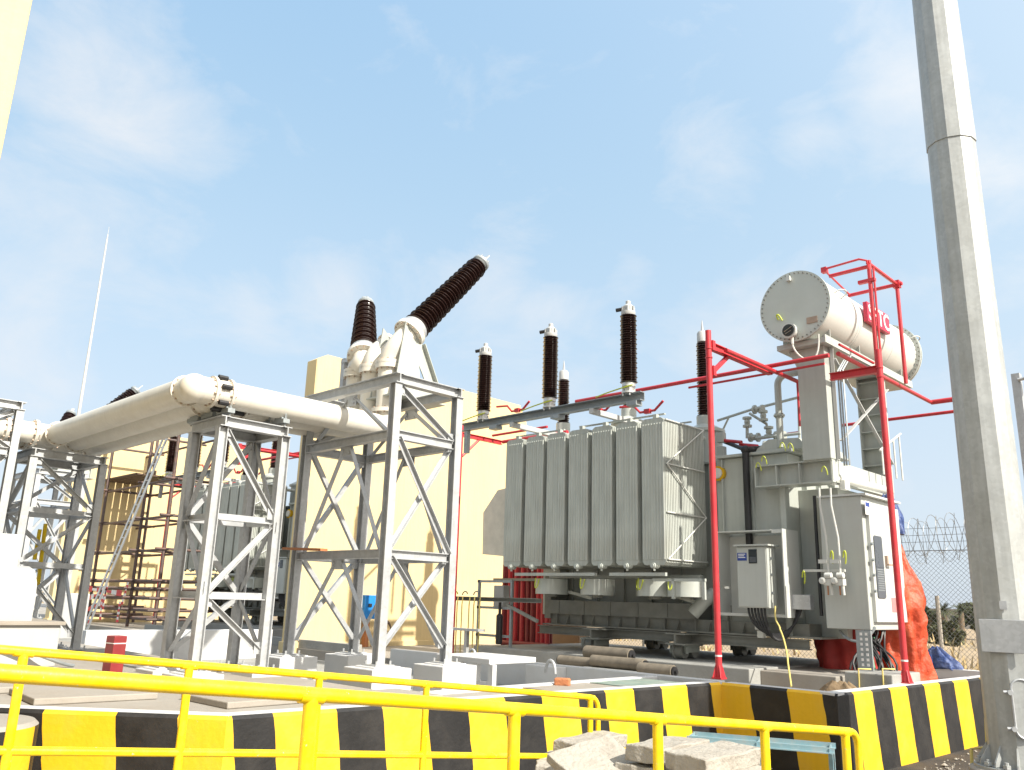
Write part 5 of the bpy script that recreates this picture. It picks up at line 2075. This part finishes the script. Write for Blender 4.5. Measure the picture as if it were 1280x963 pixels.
for (u0, v0, u1, v1) in ((98, 728, 104, 770), (104, 735, 152, 742), (98, 768, 130, 752), (128, 745, 125, 775), (160, 728, 152, 756), (112, 728, 106, 752), (100, 752, 128, 741), (134, 730, 128, 762), (150, 752, 146, 778), (98, 760, 112, 778)):
    p, q = at(u0, v0, Y=11.2), at(u1, v1, Y=11.2)
    m = MB()
    nseg = 8
    dv = (q - p)
    up_ = V((0, 0, 1)) if abs(dv.x) > abs(dv.z) else V((1, 0, 0))
    for i in range(nseg):
        a, b = p.lerp(q, i / nseg), p.lerp(q, (i + 1) / nseg)
        wv = .07 + .03 * math.sin(i * 2.1)
        m.add([a - up_ * wv, b - up_ * wv, b + up_ * wv, a + up_ * wv, a - up_ * wv + V((0, .004, 0)), b - up_ * wv + V((0, .004, 0)), b + up_ * wv + V((0, .004, 0)), a + up_ * wv + V((0, .004, 0))], [(0, 1, 2, 3), (7, 6, 5, 4), (0, 4, 5, 1), (2, 6, 7, 3)], i % 2)
    m.build('tape_strip', [TAPEW, TAPER], tp_)

# ------------------------------------------------------------------ things under and left of the near transformer
mf = thing('fire_valve_manifold', at(660, 800, Y=15.2), 'rack of upright dark red fire pipes left of the near transformer base', 'fire pipes')
YM = 14.9
for u in (630, 637, 645, 653, 660, 666, 673, 679, 685):
    x = at(u, 760, Y=YM).x
    m = MB()
    m.tube([(x, YM, .8), (x, YM, at(660, 700, Y=YM).z)], .055, 12)
    m.build('riser_pipe', RED if u % 2 else DRED, mf)
    m = MB()
    x = at(u + 3, 760, Y=YM + .35).x
    m.tube([(x, YM + .35, .8), (x, YM + .35, at(660, 700, Y=YM).z)], .06, 10)
    m.build('riser_pipe', DRED, mf)
m = MB()
z = at(660, 725, Y=YM).z
m.bb((at(620, 725, Y=YM).x, YM - .1, z - .03), (at(690, 725, Y=YM).x, YM - .06, z + .03))
m.build('clamp_bar', DGREY, mf)
m = MB()
z = at(660, 806, Y=YM).z
m.tube([(at(625, 800, Y=YM).x, YM - .1, z + .02), (at(690, 800, Y=YM).x, YM - .1, z + .02)], .05, 10)
m.build('header', DRED, mf)
st_ = thing('pipe_stand', at(600, 800, Y=12.9), 'grey steel pipe stand with thin yellow drain pipes beside the fire pipes', 'stand')
YP = 12.9
m = MB()
for u in (598, 639):
    x = at(u, 770, Y=YP).x
    m.beam((x, YP, .8), (x, YP, at(600, 725, Y=YP).z), .05, .05)
for v_ in (727, 760, 795):
    z = at(620, v_, Y=YP).z
    m.beam((at(598, 727, Y=YP).x, YP, z), (at(639, 727, Y=YP).x, YP, z), .05, .05)
m.build('frame', GALVD, st_)
m = MB()
a, b = at(563, 748, Y=YP - .1), at(675, 753, Y=YP - .1)
m.beam(a, V((b.x, a.y, a.z)), .1, .09, 'C')
p, q = at(635, 757, Y=YP - .1), at(672, 777, Y=YP - .1)
m.beam(p, q, .06, .06)
m.build('long_bracket', DGREY, st_)
m = MB()
a, b = at(566, 786, Y=YP - .4), at(602, 788, Y=YP - .4)
m.beam(a, V((b.x, a.y, a.z)), .2, .05)
x = (a.x + b.x) / 2
m.beam((x, a.y, .8), (x, a.y, a.z - .02), .08, .08)
m.build('shelf', GALV, st_)
for u in (570, 576, 585, 591, 598):
    m = MB()
    x = at(u, 790, Y=YP - .3).x
    m.tube([(x, YP - .3, .8), (x, YP - .3, at(600, 757, Y=YP - .3).z), (x + .02, YP - .3, at(600, 747, Y=YP - .3).z)], .013, 8)
    m.build('drain_pipe', YCAB, st_)
for u in (566, 578, 592):
    m = MB()
    c = at(u, 744, Y=YP - .1)
    m.tube(bez(c, c + V((.02, 0, .1)), c + V((.16, 0, .1)), c + V((.16, 0, .02))), .013, 8)
    m.build('hose_loop', GREENY if u == 566 else DGREY, st_)
m = MB()
c = at(627, 747, Y=YP + .3)
m.box(c, (.3, .2, .5))
m.build('meter_box', WPAINT, st_, bevel=.01)
m = MB()
c = at(624, 787, Y=YP - .05)
m.lathe([(.05, -.3), (.07, -.28), (.07, .28), (.03, .32), (.03, .55)], c, ZU, 12)
m.build('damper', BLK, st_)
cr8 = MB()
a_, b_ = at(684, 805, Y=16.8), at(724, 780, Y=16.8)
cr8.bb((a_.x, 16.8, .8), (b_.x, 17.1, b_.z))
tag(cr8.build('crate', mat('brown_board', (.25, .17, .11), .8), bevel=.01), 'plain brown board crate standing behind the left end of the transformer base', 'crate')
bx_ = thing('blue_switch_box', at(461, 770, X=-17.2), 'bright blue switch box on a stand behind the tall tower', 'switch box')
m = MB()
a, b = at(457, 744, X=-17.2), at(466, 774, X=-17.2)
m.bb((-17.2, a.y, b.z), (-17.4, b.y + .12, a.z))
m.build('case', BLUEB, bx_, bevel=.01)
m = MB()
m.bb((-17.18, a.y + .1, a.z - .28), (-17.199, a.y + .2, a.z - .2))
m.build('switch', BLK, bx_)
m = MB()
m.beam((-17.3, a.y + .15, .6), (-17.3, a.y + .15, b.z), .12, .12)
m.build('stand', COPPER, bx_)
cc_ = thing('cable_coil', at(481, 786, X=-17.2), 'brown cable coil hung on the cream fire wall', 'cable coil')
c = at(481, 788, X=-17.3)
for k in range(4):
    m = MB()
    m.tube([c + V((.02 * k, .18 * math.cos(a) * (1 - .06 * k), .24 * math.sin(a) - .02 * k)) for a in [2 * math.pi * i / 20 for i in range(20)]], .018, 6, closed=True)
    m.build('cable_loop', WOOD, cc_)
for i, (u0, v0, u1, v1, yy, r_) in enumerate(((733, 815, 789, 823, 12.3, .115), (741, 826, 806, 836, 11.9, .10), (800, 836, 842, 839, 11.6, .10), (750, 830, 700, 826, 12.0, .09))):
    p, q = at(u0, v0, Y=yy), at(u1, v1, Y=yy)
    q = V((q.x, q.y, p.z))
    rl = thing('steel_roller', (p.x, p.y, p.z - r_), ['largest dusty steel roller pipe before the near plinth', 'middle dusty roller pipe lying lower before the plinth', 'short brown roller pipe nearest the wall jog', 'small roller pipe end peeping out behind the lifting loop'][i], 'roller', 'loose steel roller pipes')
    m = MB()
    m.tube([p, q], r_, 20)
    m.build('pipe', mat('dusty_roller_steel', (.2, .17, .13), .7, 0.1, .3, 6), rl)
    m = MB()
    d = (q - p).normalized()
    m.tube([q + d * .001, q + d * .03], r_ * .8, 16)
    m.tube([q + d * .03, q + d * .07], r_ * .3, 10)
    m.build('end_cap', BLK, rl)
    m = MB()
    m.bb((min(p.x, q.x) - .1, p.y - .15, .62), (max(p.x, q.x) + .1, p.y + .15, p.z - r_))
    tag(m.build('timber_bearer', CONCD, bevel=.01), ['grey bearer block under the largest roller pipe', 'grey bearer block under the middle roller pipe', 'grey bearer block under the short brown roller pipe', 'grey bearer block under the small roller pipe'][i], 'bearer', 'bearers under the rollers')
# white concrete step frame in the pit
wf = thing('white_step_frame', at(600, 840, Z=.7), 'white concrete step block with square openings by the tall tower', 'concrete block')
p = at(551, 822, Y=9.0)
q = at(618, 826, Y=9.0)
zt_ = at(600, 822, Y=9.0).z
m = MB()
m.bb((p.x, 8.9, zt_ - .08), (q.x, 9.9, zt_))
m.build('top_slab', WCONC, wf, bevel=.01)
for f in (0, .42, .72, 1):
    x = p.x + (q.x - p.x) * f
    m = MB()
    m.bb((x - .05, 8.92, .61), (x + .05, 9.0, zt_ - .081))
    m.build('pier', WCONC, wf)
m = MB()
m.bb((p.x, 8.93, .75), (q.x, 9.02, .83))
m.build('lintel', WCONC, wf)
# concrete block under the cable bundle and yellow cable
k0, k1 = at(1064, 840, Y=13.0), at(1119, 842, Y=13.0)
m = MB()
m.bb((k0.x, 12.75, .79), (k1.x + .05, 13.85, 1.12))
tag(m.build('concrete_block', CONCD, bevel=.015), 'grey concrete block under the cable bundle beside the right red post', 'concrete block')
yc = thing('yellow_cable', at(985, 855, Y=12.9), 'loose thin yellow cable hanging from the grey control box to the floor', 'cable')
m = MB()
a = V((x1 if False else at(969, 758, Y=13.2).x, 13.2, at(969, 758, Y=13.2).z))
b = at(975, 787, Y=13.0)
c = at(985, 830, Y=12.5)
d = at(989, 858, Y=11.9)
m.tube(bez(a, a + V((0, -.08, -.3)), b + V((0, 0, .1)), b, 8) + bez(b, b + V((.05, 0, -.1)), c + V((0, 0, .2)), c, 8)[1:] + [d], .014, 7)
m.build('cable_run', YCAB, yc)
for i, u in enumerate((1073, 1103)):
    m = MB()
    c = at(u, 838, Y=12.74)
    m.tube([c + V((.08, .25, .01)), c + V((0, 0, .02)), V((c.x, c.y - .01, .9)), V((c.x - .02, c.y - .02, .8))], .012, 6)
    tag(m.build('binding_wire', YCAB), ['thin yellow wire hanging over the left of the grey cable block', 'thin yellow wire hanging over the middle of the grey cable block'][i], 'wire', 'yellow wires on the cable block')


# ------------------------------------------------------------------ cloths and tarpaulins
def drape(name, matl, c, prof, seed, folds, nseg=72, label=None, cat=None, squash=.75, lean=(0, 0)):
    """prof: (height, radius); folded cloth hanging round a core"""
    rnd = random.Random(seed)
    ph = [rnd.uniform(0, 6.28) for _ in range(8)]
    m = MB()
    rows = []
    nr = 40
    z0, z1 = prof[0][0], prof[-1][0]
    for i in range(nr + 1):
        z = z0 + (z1 - z0) * i / nr
        for (za, ra), (zb, rb) in zip(prof[:-1], prof[1:]):
            if za <= z <= zb:
                r = ra + (rb - ra) * (z - za) / (zb - za)
        row = []
        f = i / nr
        for j in range(nseg):
            a = 2 * math.pi * j / nseg
            w_ = math.sin(folds * a + ph[0] + 1.3 * math.sin(z * 2 + ph[1])) * .06 + math.sin(folds * 1.9 * a + ph[2] + z * 1.7) * .035 + math.sin(3 * a + z * 3.1 + ph[3]) * .05 + .03 * math.sin(9 * z + 4 * a + ph[4]) + .02 * math.sin(17 * z - 6 * a + ph[5]) + .028 * abs(math.sin(11 * a + 5 * z + 2 * math.sin(3 * z + a) + ph[6])) + rnd.uniform(-.004, .004)
            rr = r * (1 + w_ * 1.3)
            row.append(V((c[0] + rr * math.cos(a) + lean[0] * f, c[1] + squash * rr * math.sin(a) + lean[1] * f, z + .03 * math.sin(5 * a + ph[6]))))
        rows.append(row)
    vs = [p for r_ in rows for p in r_]
    fs = []
    for i in range(nr):
        for j in range(nseg):
            fs.append((i * nseg + j, i * nseg + (j + 1) % nseg, (i + 1) * nseg + (j + 1) % nseg, (i + 1) * nseg + j))
    m.add(vs, fs, 0, True)
    m.add(rows[-1], [tuple(range(nseg))], 0, True)
    m.add(rows[0], [tuple(range(nseg))[::-1]], 0, True)
    o = m.build(name, matl, loc=(c[0], c[1], z0), angle=70)
    return tag(o, label, cat)


tc_ = at(1124, 780, Y=15.3)
zT = at(1125, 655, Y=15.3).z
drape('orange_tarpaulin', ORNG, (tc_.x, 15.3, 0), [(.82, .44), (1.3, .39), (1.8, .45), (2.2, .49), (2.5, .44), (2.75, .32), (3.12, .20), (zT, .14)], 3, 7, label='crumpled orange tarpaulin wrapped round kit behind the right red post', cat='tarpaulin', lean=(-.12, 0))
zB = at(1122, 622, Y=15.3).z
drape('blue_tarpaulin', BLUE, (tc_.x - .02, 15.25, 0), [(zT - .16, .25), (zT + .1, .24), (zB - .1, .16), (zB + .05, .05)], 5, 7, label='dark blue sheet tied over the top of the orange tarpaulin', cat='tarpaulin')
q = at(1052, 820, Y=14.9)
drape('red_tarpaulin', mat('deep_red_tarpaulin', (.36, .03, .025), .6, 0, .2, 4, bump=.3, bscale=9), (q.x + .12, 14.9, 0), [(.82, .42), (1.2, .5), (1.6, .5), (1.9, .36), (2.1, .2)], 9, 6, label='dark red sheet bulging out below the cable cabinet', cat='tarpaulin')
q = at(1172, 832, Y=17.4)
drape('blue_sheet', BLUE, (q.x, 17.4, 0), [(.99, .42), (1.1, .38), (1.22, .24), (1.36, .07)], 12, 7, label='crumpled blue sheet heaped on the rear bund wall', cat='tarpaulin', squash=.4)
q = at(1050, 852, Y=11.9)
drape('sackcloth', CLOTH, (q.x, 11.9, 0), [(.805, .26), (.86, .3), (.95, .22), (1.02, .12)], 21, 5, label='crumpled tan sack lying on the floor behind the wall corner', cat='sack', squash=.6)
q = at(1033, 856, Y=11.6)
drape('sackcloth', CLOTH, (q.x, 11.6, 0), [(.805, .2), (.84, .22), (.9, .1)], 23, 5, label='flat small tan rag beside the crumpled sack', cat='sack', squash=.6)


# ------------------------------------------------------------------ perimeter fence
FY = 19.6
fzt = at(1180, 688, Y=FY).z
fx0, fx1 = -46.0, 6.0
fe = thing('chain_link_fence', (-6, FY, 0), 'tall galvanized chain link fence with barbed coils along the yard edge', 'fence')
m = MB()
pitch = .10
k = 0
H_ = fzt - .15
x = fx0 - H_
t_ = .0036
while x < fx1:
    for sgn in (1, -1):
        xa_ = x if sgn > 0 else x + H_
        xb_2 = x + H_ if sgn > 0 else x
        a, b = V((xa_, FY + .003 * sgn, .15)), V((xb_2, FY + .003 * sgn, fzt))
        if a.x < fx0 or b.x < fx0 or a.x > fx1 or b.x > fx1:
            continue
        m.tube([a, b], t_, 3, caps=False, sm=False)
    x += pitch
me = m.build('wire_mesh', WIRE, fe)
x = fx0
while x <= fx1:
    m = MB()
    m.tube([(x, FY + .06, 0), (x, FY + .06, fzt + .05), (x, FY - .25, fzt + .5)], .034, 8)
    m.build('fence_post', GALVD, fe)
    x += 2.9
for z in (fzt, fzt + .18, fzt + .32, fzt + .46):
    m = MB()
    yy = FY + .06 - (z - fzt) * .66
    m.tube([(fx0, yy, z), (fx1, yy, z)], .006 if z > fzt else .012, 4)
    m.build('line_wire', WIRE, fe)
m = MB()
pts = []
n_ = 900
L_ = fx1 - (-20)
n_ = 1100
for i in range(n_ * 2):
    a = 2 * math.pi * i / 16
    xx = -20 + L_ * i / (n_ * 2)
    pts.append(V((xx + .20 * math.sin(a * .5), FY - .1 + .36 * math.cos(a), fzt + .32 + .42 * math.sin(a) + .05 * math.sin(xx * 3))))
m.tube(pts, .0065, 4, caps=False, sm=False)
m.build('barbed_coil', WIRE, fe)
m = MB()
pts = []
for i in range(n_ * 2):
    a = -2 * math.pi * i / 19 + 1.0
    xx = -20 + L_ * i / (n_ * 2)
    pts.append(V((xx + .22 * math.sin(a * .45), FY - .12 + .34 * math.cos(a), fzt + .22 + .46 * math.sin(a) + .06 * math.sin(xx * 2.3 + 1))))
m.tube(pts, .0055, 4, caps=False, sm=False)
m.build('barbed_coil', WIRE, fe)


# ------------------------------------------------------------------ distant trees, scrub and house
def leaf_cloud(m, c, rx, ry, rz, n, s0, s1, rnd):
    for _ in range(n):
        while True:
            p = V((rnd.uniform(-1, 1), rnd.uniform(-1, 1), rnd.uniform(-1, 1)))
            if p.length < 1:
                break
        p = p.normalized() * (p.length ** .5)
        q = V(c) + V((p.x * rx, p.y * ry, p.z * rz))
        s = rnd.uniform(s0, s1)
        a = V((rnd.uniform(-1, 1), rnd.uniform(-1, 1), rnd.uniform(-.6, .6))).normalized()
        b = a.orthogonal().normalized()
        b = Matrix.Rotation(rnd.uniform(0, 6.28), 3, a) @ b
        m.add([q - a * s, q + b * s * .45, q + a * s, q - b * s * .45], [(0, 1, 2, 3)])


def bush(label, u, v0, v1, yy, wpx, seed, matl=LEAF, kind='bushy_tree'):
    rnd = random.Random(seed)
    p = at(u, v0, Y=yy)
    top = at(u, v1, Y=yy).z
    dep = (p - EYE).length
    rx = wpx * .5 * dep / FPX
    t = thing(kind, (p.x, yy, 0), label, 'tree', 'dusty trees beyond the fence')
    m = MB()
    m.tube([(p.x, yy, 0), (p.x + .1, yy, top * .4), (p.x + .2, yy, top * .75)], [.18, .13, .06], 8)
    m.tube([(p.x, yy, top * .3), (p.x + rx * .5, yy, top * .7)], [.09, .04], 6)
    m.tube([(p.x, yy, top * .3), (p.x - rx * .5, yy, top * .7)], [.09, .04], 6)
    m.build('trunk', BARK, t)
    m = MB()
    for _ in range(14):
        f = rnd.random()
        c = (p.x + rnd.uniform(-.75, .75) * rx, yy + rnd.uniform(-.6, .6) * rx, top * rnd.uniform(.35, .86))
        r_ = rx * rnd.uniform(.25, .45)
        leaf_cloud(m, c, r_, r_, min(r_, top * .2), 230, .10, .26, rnd)
    m.build('crown', matl, t)


def palm(label, u, v1, yy, seed):
    rnd = random.Random(seed)
    p = at(u, 790, Y=yy)
    top = at(u, v1, Y=yy).z
    t = thing('palm_tree', (p.x, yy, 0), label, 'palm', 'dusty trees beyond the fence')
    m = MB()
    m.tube([(p.x, yy, 0), (p.x + .1, yy, top * .75)], [.25, .18], 10)
    m.build('trunk', BARK, t)
    m = MB()
    o = V((p.x + .1, yy, top * .78))
    for k in range(34):
        az, el = rnd.uniform(0, 6.28), rnd.uniform(-.5, 1.35)
        d = V((math.cos(az) * math.cos(el), math.sin(az) * math.cos(el), math.sin(el)))
        L = top * .3
        pts = [o + d * (L * i / 6) - ZU * (.5 * L * (i / 6) ** 2 * .6) for i in range(7)]
        sd2 = d.cross(ZU).normalized()
        for i in range(6):
            for sg in (-1, 1):
                for w_ in (.0, .5):
                    a = pts[i].lerp(pts[i + 1], w_)
                    b = pts[i].lerp(pts[i + 1], w_ + .4)
                    tip = a + sd2 * sg * L * .22 * (1 - i / 8) + d * L * .12 - ZU * .12
                    m.add([a, b, tip], [(0, 1, 2)])
    m.build('crown', LEAF, t)


bush('dense dark bushy tree right of the orange tarpaulin beyond the fence', 1161, 790, 757, 62, 22, 1)
palm('dusty palm whose crown shows between tarpaulin and mast', 1180, 751, 58, 4)
palm('second palm just left of the mast pole', 1202, 752, 70, 6)
bush('low olive bush before the palms left of the mast', 1188, 795, 775, 48, 22, 2, LEAF2)
bush('small pale shrub at the foot of the dark bushy tree', 1172, 795, 778, 45, 16, 3, LEAF2)
bush('far green tree hidden mostly behind the mast pole', 1225, 792, 755, 75, 40, 8)
bush('far tree seen low between the transformer wheels', 800, 800, 770, 90, 60, 9, LEAF2)
hs_ = thing('far_house', at(1210, 790, Y=110), 'tiny pale flat house far beyond the palms', 'house')
p = at(1212, 780, Y=110)
m = MB()
m.bb((p.x - 4, 110, -.5), (p.x + 4, 116, at(1212, 764, Y=110).z))
m.build('wall', mat('pale_house_wall', (.5, .46, .4), .8), hs_)
m = MB()
m.bb((p.x - 4.3, 109.7, at(1212, 764, Y=110).z), (p.x + 4.3, 116.3, at(1212, 762, Y=110).z))
m.build('roof', CONC, hs_)
m = MB()
for dx in (-2, 1):
    m.bb((p.x + dx, 109.95, .6), (p.x + dx + 1.2, 109.999, 1.7))
m.split('window', GLASS, hs_)
fp = thing('field_post', at(1171, 830, Y=24), 'pale slim field post standing behind the fence by the tarpaulin', 'post')
q = at(1171, 745, Y=26)
m = MB()
m.tube([(q.x, 26, 0), (q.x, 26, q.z)], .06, 8)
m.build('shaft', CONC, fp)
dg = MB()
rnd = random.Random(77)
for _ in range(9000):
    yy = 21.5 + 40 * rnd.random() ** 1.5
    xx = rnd.uniform(-34, 12)
    h0_ = .02
    k = min(1, (yy - 21) / 10)
    gz = k * (0.45 * math.sin(xx * 0.21 + yy * 0.13) + 0.3 * math.sin(xx * 0.47 - yy * 0.31) + 0.25) - .03
    if math.sin(xx * 1.3 + yy * .7) + math.sin(yy * 1.9 - xx * .6) < -.2:
        continue
    hh2 = rnd.uniform(.12, .42)
    a = rnd.uniform(0, 6.28)
    w_ = .05
    b = V((xx, yy, gz))
    tip = b + V((rnd.uniform(-.15, .15), rnd.uniform(-.15, .15), hh2))
    e1 = V((math.cos(a), math.sin(a), 0)) * w_
    dg.add([b - e1, b + e1, tip], [(0, 1, 2)])
tag(dg.build('dry_grass', STRAW), 'sparse dry straw grass on the rough earth beyond the fence', 'grass', kind='stuff')

# ------------------------------------------------------------------ loose stones and grit on the road by the wall
gv = MB()
rnd = random.Random(5)
for _ in range(700):
    yy = rnd.uniform(7.2, 17)
    xx = (-4.4 + rnd.expovariate(1.6)) if yy > 10.7 else rnd.uniform(-6.2, -2.5)
    r_ = rnd.uniform(.006, .022) if rnd.random() < .9 else rnd.uniform(.025, .05)
    c = V((xx, yy, .001 + r_ * .4))
    pts = [c + V((rnd.uniform(.6, 1.2) * r_ * math.cos(a), rnd.uniform(.6, 1.2) * r_ * math.sin(a), 0)) for a in (0, 1.26, 2.51, 3.77, 5.03)]
    top, bot = c + V((0, 0, r_ * .7)), c - V((0, 0, r_ * .4))
    gv.add(pts + [top, bot], [(k, (k + 1) % 5, 5) for k in range(5)] + [((k + 1) % 5, k, 6) for k in range(5)])
tag(gv.build('gravel', PAVER), 'loose pale grit and stones scattered on the road beside the wall', 'gravel', kind='stuff')
